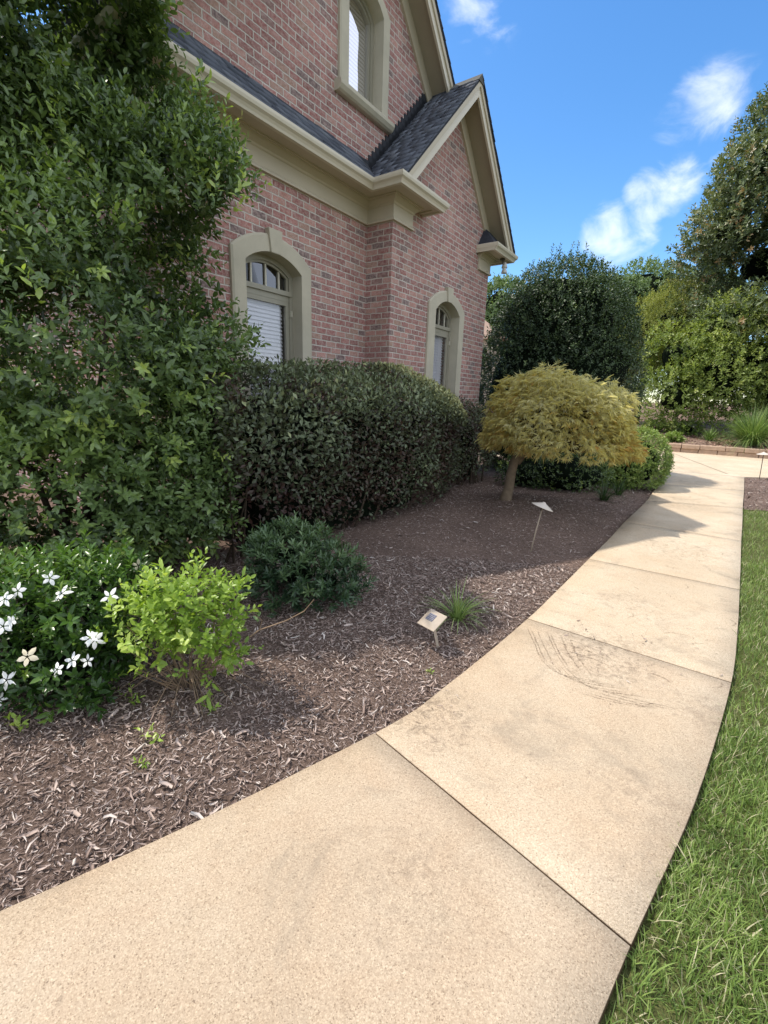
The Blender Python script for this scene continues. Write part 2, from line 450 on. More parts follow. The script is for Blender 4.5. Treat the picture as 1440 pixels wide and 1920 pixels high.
# dark raking scuffs on the slab: thin strips just above the concrete
SV, SF, ST_ = [], [], []
def scuff(pts, w):
    P = catmull(pts, 8); n = len(P); b0 = len(SV)
    for i, p in enumerate(P):
        d = P[min(i + 1, n - 1)] - P[max(i - 1, 0)]; d /= np.linalg.norm(d); q = np.array([-d[1], d[0]])
        ww = w * random.uniform(.7, 1.4); e = math.sin(math.pi * (i + .3) / (n - .4)) ** .5
        p = p + q * random.uniform(-.3, .3) * w
        for k_, al in ((1, 0), (0, e), (-1, 0)): SV.append((*(p + q * ww * k_), .0016)); ST_.append(al)
    for i in range(n - 1):
        for k_ in range(2): SF.append((b0 + 3 * i + k_, b0 + 3 * i + k_ + 1, b0 + 3 * i + 4 + k_, b0 + 3 * i + 3 + k_))
for off in (0, .02, .06, .12, .14, .20, .25):
    scuff([(1.04 + off, 2.98 - off * .6), (1.02 + off * .92, 2.74 - off * .5), (1.00 + off, 2.52 - off * .6)], random.uniform(.006, .011))
for off in (0, .02, .05, .09, .12):
    scuff([(1.0 + off, 2.56 - off * .6), (1.04 + off, 2.42 - off * .9), (1.14 + off, 2.36 - off), (1.36 + off, 2.30 - off * .9)], random.uniform(.005, .010))
for off in (0, .03, .06):
    scuff([(1.18, 2.84 - off * 3), (1.3, 2.78 - off * 3), (1.42, 2.66 - off * 3)], .007)
for off in (0, .03, .07, .11):
    scuff([(1.10 + off, 2.22 + off * .3), (1.28 + off, 2.14 + off * .3), (1.48 + off, 2.10)], .007)
for _ in range(44):
    x = random.uniform(.8, 4.6); y = x * 1.22 + random.uniform(-.4, 1.2); a = random.uniform(0, 3.1)
    l = random.uniform(.04, .18)
    if inside_path(np.array([x]), np.array([y]))[0]:
        scuff([(x, y), (x + l * math.cos(a) * .6, y + l * math.sin(a) * .5), (x + l * math.cos(a + .3), y + l * math.sin(a + .3))], random.uniform(.004, .010))
t = NT('scuff_dirt'); p_ = t.pos(); al = t.N('ShaderNodeAttribute', attribute_name='tint').outputs['Fac']
fa = t.m('MULTIPLY', t.step(al, .1, .8), t.step(t.noise(p_, 70., 6, .8, dist=.6), .40, .62), clamp=True)
pb = t.bsdf((.16, .115, .08), .95, None, .1); tp = t.N('ShaderNodeBsdfTransparent'); mx = t.N('ShaderNodeMixShader'); t.l.new(t.m('MULTIPLY', fa, .66), mx.inputs[0]); t.l.new(tp.outputs[0], mx.inputs[1]); t.l.new(pb.outputs[0], mx.inputs[2]); t.l.new(mx.outputs[0], t.out.inputs[0])
tag(mesh_np('path_scuffs', SV, [SF], t.done(), tint=ST_), kind='structure')

# cross pavement at the end of the path, lower sheet
PAVE = [(7.07, 11.32), (2.0, 13.6), (3.0, 20.0), (9.76, 16.36), (12.26, 14.78), (19, 10.5), (17.5, 8.4), (12.5, 10.1), (8.93, 10.64), (8.36, 10.61)]
mb = MB(); n = len(PAVE)
mb.add([(x, y, -.004) for x, y in PAVE] + [(x, y, -.1) for x, y in PAVE], [tuple(range(n))] + [(i, (i + 1) % n, n + (i + 1) % n, n + i) for i in range(n)])
pv = mb.build('pavement', MT['pavement']); tag(pv, kind='structure')
mb = MB()
for (x0, y0), (x1, y1) in [((8.25, 11.0), (9.9, 16.2)), ((5.2, 12.3), (7.6, 17.6)), ((11.3, 10.4), (13.9, 13.6))]:
    d = Vector((x1 - x0, y1 - y0, 0)).normalized(); q = Vector((-d.y, d.x, 0)) * .008
    mb.add([(x0 + q.x, y0 + q.y, -.001), (x0 - q.x, y0 - q.y, -.001), (x1 - q.x, y1 - q.y, -.001), (x1 + q.x, y1 + q.y, -.001)], [(0, 1, 2, 3)])
tag(mb.build('pavement_joint', MT['dark']), kind='structure')

def waves(x, y, seed, fr, n=6):
    r_ = np.random.default_rng(seed); o = 0
    for i in range(n):
        a = r_.uniform(0, 6.28); f_ = fr * r_.uniform(.6, 1.7)
        o = o + np.sin((x * math.cos(a) + y * math.sin(a)) * f_ + r_.uniform(0, 6.28))
    return o / n

# planting bed between the house and the path (fine grid)
def bed_z(x, y):
    dx = x[:, None] - Lc[None, :, 0]; dy = y[:, None] - Lc[None, :, 1]
    d = np.sqrt((dx * dx + dy * dy).min(1))
    return -.045 + .055 * np.clip(d / .8, 0, 1) + .11 * np.exp(-((x - 1.85) ** 2 + (y - 6.75) ** 2) / 1.1) + .012 * waves(x, y, 5, 5.5) + .006 * waves(x, y, 6, 22)
BEDEDGE = np.vstack([Lc + 0.0])
bed_poly = np.vstack([Lc, [(6.75, 11.46), (2.2, 13.5), (-2.5, 10.0), (-7, 6), (-7, -1)]])
gx, gy = np.meshgrid(np.arange(-7, 7.6, .08), np.arange(-1.2, 13.6, .08))
nx_, ny_ = gx.shape[1], gx.shape[0]
bx, by = gx.ravel(), gy.ravel()
bz = bed_z(bx, by)
# cells wholly inside, plus one cell under the slab
poly_big = np.vstack([Lc + np.array([.12, -.12]), [(6.85, 11.50), (2.2, 13.58), (-2.5, 10.0), (-7, 6), (-7, -1)]])
ins = in_poly(bx, by, poly_big)
idx = np.arange(nx_ * ny_).reshape(ny_, nx_)
q = np.stack([idx[:-1, :-1], idx[:-1, 1:], idx[1:, 1:], idx[1:, :-1]], -1).reshape(-1, 4)
q = q[ins[q].all(1)]
used = np.unique(q); remap = -np.ones(len(bx), int); remap[used] = np.arange(len(used))
bzz = bz.copy(); under = ~in_poly(bx, by, bed_poly); bzz[under] = np.minimum(bzz[under], -.055)
bed = mesh_np('mulch_bed', np.stack([bx, by, bzz], 1)[used], [remap[q]], MT['mulch'], smooth=True); tag(bed, kind='structure')

# bark chips
def chips(name, x, y, z, L0, L1, seed):
    r_ = np.random.default_rng(seed); n = len(x)
    L = r_.uniform(L0, L1, n) * r_.choice([.6, .8, 1, 1, 1.5, 2.1], n, p=[.2, .25, .25, .15, .1, .05]); Wd = L * r_.uniform(.09, .27, n); T = np.minimum(Wd * .35, .005)
    a = r_.uniform(0, 6.283, n); tl = r_.normal(0, .26, n); rl = r_.normal(0, .5, n)
    d = np.stack([np.cos(a) * np.cos(tl), np.sin(a) * np.cos(tl), np.sin(tl)], 1)
    s = np.stack([-np.sin(a) * np.cos(rl), np.cos(a) * np.cos(rl), np.sin(rl)], 1)
    u = np.cross(d, s)
    c = np.stack([x, y, z + np.abs(np.sin(tl)) * L * .45 + r_.uniform(0, .014, n)], 1)
    tp = r_.uniform(.2, 1.0, (n, 1)); tp2 = r_.uniform(.2, 1.0, (n, 1)); bend = (r_.normal(0, .1, n) * L)[:, None]
    hl = (L / 2)[:, None]; hw = (Wd / 2)[:, None]; th = T[:, None]
    pts = [c - d * hl - s * hw * tp, c - d * hl + s * hw * tp, c + s * hw + u * bend - s * bend, c - s * hw + u * bend - s * bend, c + d * hl + s * hw * tp2, c + d * hl - s * hw * tp2]
    P = np.stack(pts + [p + u * th for p in pts], 1).reshape(-1, 3)
    b = (np.arange(n) * 12)[:, None]
    q_ = np.array([[6, 7, 8, 9], [9, 8, 10, 11], [0, 3, 9, 6], [1, 7, 8, 2], [3, 5, 11, 9], [2, 8, 10, 4], [0, 6, 7, 1], [5, 4, 10, 11]])
    Fq = (b[:, :, None] + q_[None]).reshape(-1, 4)
    tint = np.repeat(np.clip(r_.beta(1.6, 2.6, n), 0, 1), 12)
    o = mesh_np(name, P, [Fq], MT['chips'], tint=tint); tag(o, kind='stuff')
    return o
def scatter(n, x0, x1, y0, y1, poly, seed):
    r_ = np.random.default_rng(seed); x = r_.uniform(x0, x1, n); y = r_.uniform(y0, y1, n); k_ = in_poly(x, y, poly); return x[k_], y[k_]
bed_in = np.vstack([Lc + np.array([-.012, .012]), [(6.75, 11.40), (2.2, 13.5), (-2.5, 10.0), (-7, 6), (-7, -1)]])
x1, y1 = scatter(140000, -2.6, 2.2, .1, 4.3, bed_in, 1)
x2, y2 = scatter(50000, -1.0, 5.2, 3.0, 9.5, bed_in, 2)
x3, y3 = scatter(7000, -3.5, 7, 0, 12, bed_in, 3)
X = np.concatenate([x1, x2, x3]); Y = np.concatenate([y1, y2, y3])
o = chips('bark_mulch', X, Y, bed_z(X, Y), .007, .030, 4)
o['label'] = 'brown shredded bark mulch covering the planting bed'; o['category'] = 'mulch'
# a few loose bits swept on to the concrete
r_ = np.random.default_rng(21)
X = []; Y = []
for (cx, cy, sdv, n_) in [(1.45, 2.7, .22, 120), (.35, 2.1, .12, 70), (1.86, 3.23, .2, 30), (2.1, 2.7, .3, 20), (1.0, 1.8, .5, 30), (3.2, 4.8, .6, 50), (5, 7.7, .7, 40), (2.0, 2.35, .1, 10)]:
    X.append(r_.normal(cx, sdv, n_)); Y.append(r_.normal(cy, sdv, n_))
X = np.concatenate(X); Y = np.concatenate(Y); k_ = inside_path(X, Y); X, Y = X[k_], Y[k_]
o = chips('loose_debris', X, Y, np.full(len(X), -.001), .004, .02, 9)
o['label'] = 'dark bits of bark and soil scattered on the concrete path'; o['category'] = 'debris'

# small bed and lawn to the right of the path
RB = [(8.36, 10.61), (8.93, 10.64), (12.5, 10.1), (12, 6.5), (5.77, 7.19), (7.0, 8.82)]
n = len(RB)
tag(mesh_np('mulch_bed', [(x, y, -.03) for x, y in RB], [np.array([[0, 5, 4, 3]]), np.array([[0, 3, 2], [0, 2, 1]])], MT['mulch']), kind='structure')
x1, y1 = scatter(9000, 5.5, 10, 6.5, 11, np.array(RB), 31)
k_ = ~inside_path(x1, y1); x1, y1 = x1[k_], y1[k_]
o = chips('bark_mulch', x1, y1, np.full(len(x1), -.03), .015, .055, 32)
o['label'] = 'bark mulch in the small bed at the far right of the path'; o['category'] = 'mulch'
lawn_poly = np.vstack([Rc[:96 + 1] + np.array([.004, -.004]), [(12, 6.4), (12, -6), (-4, -6)]])
LG = np.vstack([Rc[:97] + np.array([-.03, .03]), [(12, 6.5), (12, -6), (-4, -6)]])
me_lawn = MB(); 
t = NT('lawn_soil'); p_ = t.pos(); t.bsdf(t.ramp(t.noise(p_, 30., 5, .7), [(.3, (.05, .055, .02)), (.7, (.14, .15, .055))]), .95, t.bump(t.noise(p_, 80., 3), .02), .1); MT['lawn'] = t.done()
me = bpy.data.meshes.new('lawn'); bm = bmesh.new(); vs = [bm.verts.new((x, y, -.040)) for x, y in LG]; bm.faces.new(vs); bmesh.ops.triangulate(bm, faces=bm.faces[:]); bm.normal_update()
for f_ in bm.faces:
    if f_.normal.z < 0: f_.normal_flip()
bm.to_mesh(me); bm.free(); me.materials.append(MT['lawn']); tag(link('lawn', me), kind='structure')

def blades(x, y, z, L, Wd, lean, az, seg, r_, curl=1.0):
    """strip blades -> V, quads, tris, per-blade vertex count"""
    n = len(x); rows = []
    d = np.stack([np.cos(az), np.sin(az), np.zeros(n)], 1); s = np.stack([-np.sin(az), np.cos(az), np.zeros(n)], 1)
    sk = r_.normal(0, .5, n); s = s * np.cos(sk)[:, None] + d * np.sin(sk)[:, None]
    c = np.stack([x, y, z], 1); ang = lean.copy(); out = []
    for i in range(seg + 1):
        tt = i / seg; w = (Wd * (1 - tt ** 1.6) * (.75 + .5 * tt if tt < .4 else 1) / 2)[:, None]
        if i < seg: out += [c - s * w, c + s * w]
        else: out += [c]
        st = (L / seg)[:, None]
        c = c + (d * np.sin(ang)[:, None] + np.array([[0, 0, 1.0]]) * np.cos(ang)[:, None]) * st
        ang = ang + lean * curl * (1.2 / seg) + .05
    P = np.stack(out, 1); m = P.shape[1]
    b = (np.arange(n) * m)[:, None]
    qs = np.array([[2 * i, 2 * i + 1, 2 * i + 3, 2 * i + 2] for i in range(seg - 1)]).reshape(-1, 4)
    ts = np.array([[2 * seg - 2, 2 * seg - 1, 2 * seg]])
    return P.reshape(-1, 3), (b[:, :, None] + qs[None]).reshape(-1, 4) if len(qs) else np.zeros((0, 4), int), (b[:, :, None] + ts[None]).reshape(-1, 3), m

r_ = np.random.default_rng(50)
GX = []; GY = []
for n_, a, b, c, d in [(60000, .2, 2.2, -.3, 2.0), (80000, .9, 4.5, .4, 4.6), (60000, 2.5, 8, 2.5, 7.2), (26000, 1, 8, -1.5, 7)]:
    x, y = r_.uniform(a, b, n_), r_.uniform(c, d, n_)
    # keep most of it near the path
    dd = np.sqrt(((x[:, None] - Rc[None, ::3, 0]) ** 2 + (y[:, None] - Rc[None, ::3, 1]) ** 2).min(1))
    k_ = in_poly(x, y, lawn_poly) & (r_.uniform(0, 1, n_) < np.clip(1.25 - dd / 1.1, .12, 1)); GX.append(x[k_]); GY.append(y[k_])
x = np.concatenate(GX); y = np.concatenate(GY); n = len(x)
cl = waves(x, y, 71, 9) + .6 * waves(x, y, 72, 25)
L = np.clip(r_.normal(.048, .016, n) + .016 * cl, .022, .15); L[r_.uniform(0, 1, n) < .025] *= 1.7
bt = blades(x, y, np.full(n, -.043), L, r_.uniform(.0018, .0056, n) * np.where(L > .09, 1.4, 1), np.abs(r_.normal(.42, .25, n)), r_.uniform(0, 6.283, n), 3, r_)
tn = np.clip(.42 + .22 * cl + r_.normal(0, .17, n), 0, 1); tn[r_.uniform(0, 1, n) < .11] = 1.0
MT['grass'] = leaf_mat('grass', [(0, (.07, .12, .03)), (.35, (.18, .275, .07)), (.7, (.34, .46, .13)), (.92, (.52, .60, .27)), (1, (.66, .60, .40))], .3, .45, .35)
o = mesh_np('lawn_grass', bt[0], [bt[1], bt[2]], MT['grass'], tint=np.repeat(tn, bt[3]))
tag(o, 'green mown lawn grass along the right edge of the path', 'grass', kind='stuff')

# ------------------------------------------------------------------ house
K = 1.163
P0 = (0.0, 6.18 * K, 0.0)
house = empty('brick_house', P0, math.pi / 2 - alpha)
tag(house, 'two storey red brick house with steep dark shingled gables and arched stone windows', 'house')
def hv(s, n, z): return (s * K, -n * K, (z - EYE) * K + EYE)
WN = -.393     # plane of the main wall
Z0 = .18
def poly_wall(name, outer, holes, n, parent=house, mat=None, uoff=0.0):
    bm = bmesh.new(); E_ = []
    for loop in [outer] + holes:
        vs = [bm.verts.new(hv(s, n, z)) for s, z in loop]
        E_ += [bm.edges.new((vs[i], vs[(i + 1) % len(vs)])) for i in range(len(vs))]
    bmesh.ops.triangle_fill(bm, edges=E_, use_beauty=True)
    bm.normal_update()
    for f_ in bm.faces:
        if f_.normal.y > 0: f_.normal_flip()
    me = bpy.data.meshes.new(name); bm.to_mesh(me); bm.free()
    ul = me.uv_layers.new(name='UVMap')
    for l in me.loops:
        c = me.vertices[l.vertex_index].co; ul.data[l.index].uv = (c.x + uoff, c.z)
    me.materials.append(mat or MT['brick'])
    return link(name, me, parent)
def arch(c, a, zb, zs, zc, n=14):
    h = zc - zs; rr = (a * a + h * h) / (2 * h); zc0 = zc - rr; th = math.asin(min(1, a / rr))
    pts = [(c - a, zb)] + [(c + rr * math.sin(-th + 2 * th * i / n), zc0 + rr * math.cos(-th + 2 * th * i / n)) for i in range(n + 1)] + [(c + a, zb)]
    return pts
WINS = dict(
    left=dict(c=-1.556, n=WN, ao=.53, ai=.372, zb=1.0, so=2.877, co=3.085, si=2.79, ci=2.925),
    right=dict(c=1.475, n=0.0, ao=.56, ai=.378, zb=1.0, so=2.875, co=3.09, si=2.79, ci=2.948),
    upper=dict(c=-.11, n=WN, ao=.455, ai=.315, zb=4.84, so=5.857, co=6.06, si=5.80, ci=5.95))
hole = lambda w: arch(w['c'], w['ao'] - .02, w['zb'], w['so'] - .01, w['co'] - .02)
SC = -.10; APX = 7.22
main_outer = [(-3.1, Z0), (0, Z0), (0, 3.9), (3.05, 3.9), (SC, APX - .10), (-3.1, 4.05)]
poly_wall('front_wall', [(-2.8, Z0), (0.0, Z0), (0.0, 3.75), (2.95, 3.75), (2.95, 4.05), (SC, APX - .10), (-2.8, 4.42)], [hole(WINS['left']), hole(WINS['upper'])], WN, uoff=.06)
poly_wall('bay_wall', [(0, Z0), (2.9, Z0), (2.9, 4.12), (1.475, 5.53), (0, 4.10)], [hole(WINS['right'])], 0.0)
mb = MB(); mb.add([hv(0, WN, Z0), hv(0, 0, Z0), hv(0, 0, 4.1), hv(0, WN, 4.1)], [(0, 1, 2, 3)])
mb.build('return_wall', MT['brick'], house, uvf=lambda c: (c.y + .05, c.z))
mb = MB(); mb.add([hv(-2.8, WN, Z0), hv(-2.8, WN, 4.3), hv(-2.8, -9, 4.3), hv(-2.8, -9, Z0)], [(0, 1, 2, 3)])
mb.build('side_wall', MT['brick'], house, uvf=lambda c: (c.y, c.z))
mb = MB(); mb.add([hv(2.9, 0, Z0), hv(2.9, -9, Z0), hv(2.9, -9, 4.1), hv(2.9, 0, 4.1)], [(0, 1, 2, 3)])
mb.build('side_wall', MT['brick'], house, uvf=lambda c: (c.y, c.z))

# --- cornice and gutter, swept round the corner
def sweep(name, prof, mat, paths, ends=True):
    mb = MB()
    for pts in paths:     # list of functions d -> (s,n)
        rows = [[hv(*p(d), z) for d, z in prof] for p in pts]
        m = len(prof); Vv = [v for r in rows for v in r]; Ff = []
        for i in range(len(rows) - 1):
            for j in range(m - 1):
                Ff.append((i * m + j, i * m + j + 1, (i + 1) * m + j + 1, (i + 1) * m + j))
        Ff.append(tuple(range(m))); Ff.append(tuple((len(rows) - 1) * m + j for j in range(m - 1, -1, -1)))
        mb.add(Vv, Ff)
    return mb.build(name, mat, house)
E1 = .40; B1 = 2.46
left_path = [lambda d: (-2.8 - d, -6.0), lambda d: (-2.8 - d, WN + d), lambda d: (-d, WN + d), lambda d: (-d, d), lambda d: (E1 + .9 * d, d), lambda d: (E1 + .9 * d, -.003 if d > 0 else 0)]
right_path = [lambda d: (B1 - .28 * d, -.003 if d > 0 else 0), lambda d: (B1 - .28 * d, d), lambda d: (2.9 + d, d), lambda d: (2.9 + d, -6.0)]
corn = [(-.01, 3.605), (.038, 3.605), (.038, 3.625), (.028, 3.64), (.020, 3.645), (.020, 3.775), (.032, 3.785), (.036, 3.80), (.060, 3.815), (.085, 3.835), (.09, 3.85), (.115, 3.85), (.115, 3.862), (.20, 3.862), (.20, 3.850), (.265, 3.850), (.275, 3.862), (.30, 3.862), (.30, 3.87), (-.01, 3.87)]
gut = [(.27, 3.872), (.275, 3.835), (.315, 3.835), (.322, 3.855), (.335, 3.875), (.355, 3.892), (.362, 3.915), (.362, 3.938), (.350, 3.944), (.342, 3.935), (.27, 3.930)]
sweep('cornice', corn, MT['trim'], [left_path, right_path])
sweep('gutter', gut, MT['gutter'], [left_path, right_path])
# flat covers on the gutter tops, and the small hip on the right return
mb = MB()
mb.add([hv(B1 - .26 * .28, 0, 3.93), hv(B1 - .27 * .28, .30, 3.93), hv(3.2, .30, 3.93), hv(3.2, 0, 3.93), hv(2.62, .0, 4.26), hv(3.2, 0, 4.26)], [(0, 1, 4), (1, 2, 5, 4), (2, 3, 5), (0, 4, 5, 3)])
mb.build('return_hip', MT['roof'], house)
mb = MB(); mb.add([hv(-.30, 0, 3.94), hv(-.30, .30, 3.94), hv(E1 + .27, .30, 3.94), hv(E1 + .27, 0, 3.96)], [(0, 1, 2, 3)])
mb.build('return_cover', MT['flash'], house)

# --- shingle courses, built as overlapping tabs of uneven thickness
def shingles(name, org, along, up, wid, length, expo, seed, trim=None):
    r = np.random.default_rng(seed); o_ = np.array(org, float); a = np.array(along, float); u = np.array(up, float); nn = np.cross(a, u); nn /= np.linalg.norm(nn)
    if nn[2] < 0: nn = -nn
    Vv = []; Ff = []; tn_ = []
    nrow = int(length / expo) + 1
    for i in range(nrow):
        x = -r.uniform(0, .25)
        while x < wid:
            w = r.choice([.10, .14, .19, .25]) ; x0, x1_ = max(0, x), min(wid, x + w); x += w
            if x1_ - x0 < .01: continue
            t0 = .010 if r.uniform() < .5 else .019
            lo = i * expo + r.choice([0, 0, .004]); hi = min(length, (i + 1) * expo + .03)
            b = len(Vv); q0 = t0 + .006
            for (xx, yy, hh) in [(x0, lo, .004), (x1_ - .002, lo, .004), (x1_ - .002, hi, .004), (x0, hi, .004), (x0, lo, q0), (x1_ - .002, lo, q0), (x1_ - .002, hi, .007), (x0, hi, .007)]:
                Vv.append(o_ + a * xx + u * yy + nn * hh)
            Ff += [(b + 4, b + 5, b + 6, b + 7), (b, b + 1, b + 5, b + 4), (b, b + 4, b + 7, b + 3), (b + 1, b + 2, b + 6, b + 5)]
            tn_ += [np.clip(r.normal(.45 if t0 < .015 else .62, .18), 0, 1)] * 8
    return mesh_np(name, Vv, [Ff], MT['shingle'], house, tint=tn_)
c45 = math.sqrt(.5)
# bay roof: left slope z = 4.18 + s, from the gutter up to the ridge at s=1.475
s_lo = -.262; ridge_s = 1.475
Lr = (ridge_s - s_lo) * K / c45
p = hv(s_lo, .325, 4.18 + s_lo)
shingles('bay_shingles', p, (0, 1, 0), (c45, 0, c45), .73 * K, Lr, .135, 3)
mb = MB()   # roof deck under them
def slab(a, b, n0, n1, th=.03):   # (s,z) line a->b, between n0,n1
    P = [hv(a[0], n0, a[1] - th), hv(b[0], n0, b[1] - th), hv(b[0], n1, b[1] - th), hv(a[0], n1, a[1] - th), hv(a[0], n0, a[1]), hv(b[0], n0, b[1]), hv(b[0], n1, b[1]), hv(a[0], n1, a[1])]
    mb.hexa(P)
slab((s_lo, 4.18 + s_lo), (ridge_s, 5.655), .32, -.39)
mb.build('bay_roof', MT['roof'], house)
mb = MB()   # long right-hand slope shared by both gables, and the left slope of the main gable
slab((3.22, 3.91), (1.475, 5.655), .325, -9.0)
slab((1.475, 5.655), (SC, APX), -.07, -9.0)
slab((SC, APX), (-3.10, APX - 3.0), -.07, -9.0)
mb.build('main_roof', MT['roof'], house)
# shingle edge that shows beyond the right rakes
p = hv(3.24, -2.0, 3.89)
shingles('main_shingles', p, (0, -1, 0), (-c45, 0, c45), 2.34 * K, 1.765 * K / c45, .135, 8)
p = hv(1.475, -2.0, 5.655)
shingles('main_shingles', p, (0, -1, 0), (-c45, 0, c45), 1.94 * K, 1.57 * K / c45, .135, 9)
# pent roof strip over the main cornice
sl = Vector((0, .33 * K, .36 * K)); ll = sl.length
p = hv(-3.10, WN + .335, 3.925)
shingles('pent_roof', p, (1, 0, 0), tuple(sl / ll), 2.90 * K, ll, .14, 12)
mb = MB(); mb.add([hv(-3.10, WN + .30, 3.95), hv(-.17, WN + .30, 3.95), hv(-.02, WN, 4.28), hv(-3.10, WN, 4.28)], [(0, 1, 2, 3)])
mb.add([hv(-2.8, WN, 4.24), hv(.0, WN, 4.24), hv(.0, WN + .012, 4.24), hv(-2.8, WN + .012, 4.24), hv(-2.8, WN, 4.30), hv(.05, WN, 4.30), hv(.05, WN + .012, 4.30), hv(-2.8, WN + .012, 4.30)], [(4, 5, 6, 7), (2, 3, 7, 6), (0, 1, 5, 4)])
mb.build('pent_flashing', MT['flash'], house)
# step flashing where the bay roof dies into the upper wall
mb = MB(); zz = 4.24
while zz < 5.60:
    s0 = zz - 4.18 - .10
    P = [hv(s0 - .03, WN, zz - .10), hv(s0 + .16, WN, zz - .10), hv(s0 + .16, WN + .014, zz - .10), hv(s0 - .03, WN + .014, zz - .10), hv(s0 - .03, WN, zz + .065), hv(s0 + .11, WN, zz + .065), hv(s0 + .11, WN + .014, zz + .065), hv(s0 - .03, WN + .014, zz + .065)]
    mb.hexa(P); zz += .0677
mb.build('step_flashing', MT['flash'], house)
# ridge cap of the bay
mb = MB(); mb.add([hv(1.375, .33, 5.58), hv(1.475, .33, 5.685), hv(1.575, .33, 5.58), hv(1.375, -.39, 5.58), hv(1.475, -.39, 5.685), hv(1.575, -.39, 5.58)], [(0, 1, 4, 3), (1, 2, 5, 4), (0, 2, 1)])
mb.build('ridge_cap', plain('ridge_shingle', (.13, .13, .125), .9, .2, .2, 30.), house)

# --- rakes
def band(a, b, drop0, drop1, n0, n1):
    """board following the slope a->b between two vertical drops below it"""
    P = [hv(a[0], n0, a[1] - drop1), hv(b[0], n0, b[1] - drop1), hv(b[0], n1, b[1] - drop1), hv(a[0], n1, a[1] - drop1), hv(a[0], n0, a[1] - drop0), hv(b[0], n0, b[1] - drop0), hv(b[0], n1, b[1] - drop0), hv(a[0], n1, a[1] - drop0)]
    return MB().hexa(P)
def rake(a, b, nw, no, frieze=(.15, .40), cut=0):
    sg = 1 if b[0] > a[0] else -1
    at = lambda c_: (a[0] + sg * c_, a[1] + c_)
    band(a, b, .028, .105, no - .035, no + .018).build('rake_crown', MT['trim'], house)
    band(at(cut * .3), b, .105, .215, no - .03, no).build('rake_board', MT['gutter'], house)
    band(at(cut * .4), b, .130, .145, nw, no - .03).build('rake_soffit', MT['trim_dark'], house)
    band(at(cut), b, .145, frieze[1], nw - .01, nw + .03).build('rake_frieze', MT['trim'], house)
rake((-.19, 3.99), (1.475, 5.655), 0.0, .30, (.15, .36), .34)
rake((3.13, 4.0), (1.475, 5.655), 0.0, .30, (.15, .36), .34)
rake((1.75, 5.38 - .01), (SC, APX), WN, WN + .30, (.15, .36))
rake((-3.06, APX - 2.96), (SC, APX), WN, WN + .30, (.15, .36))

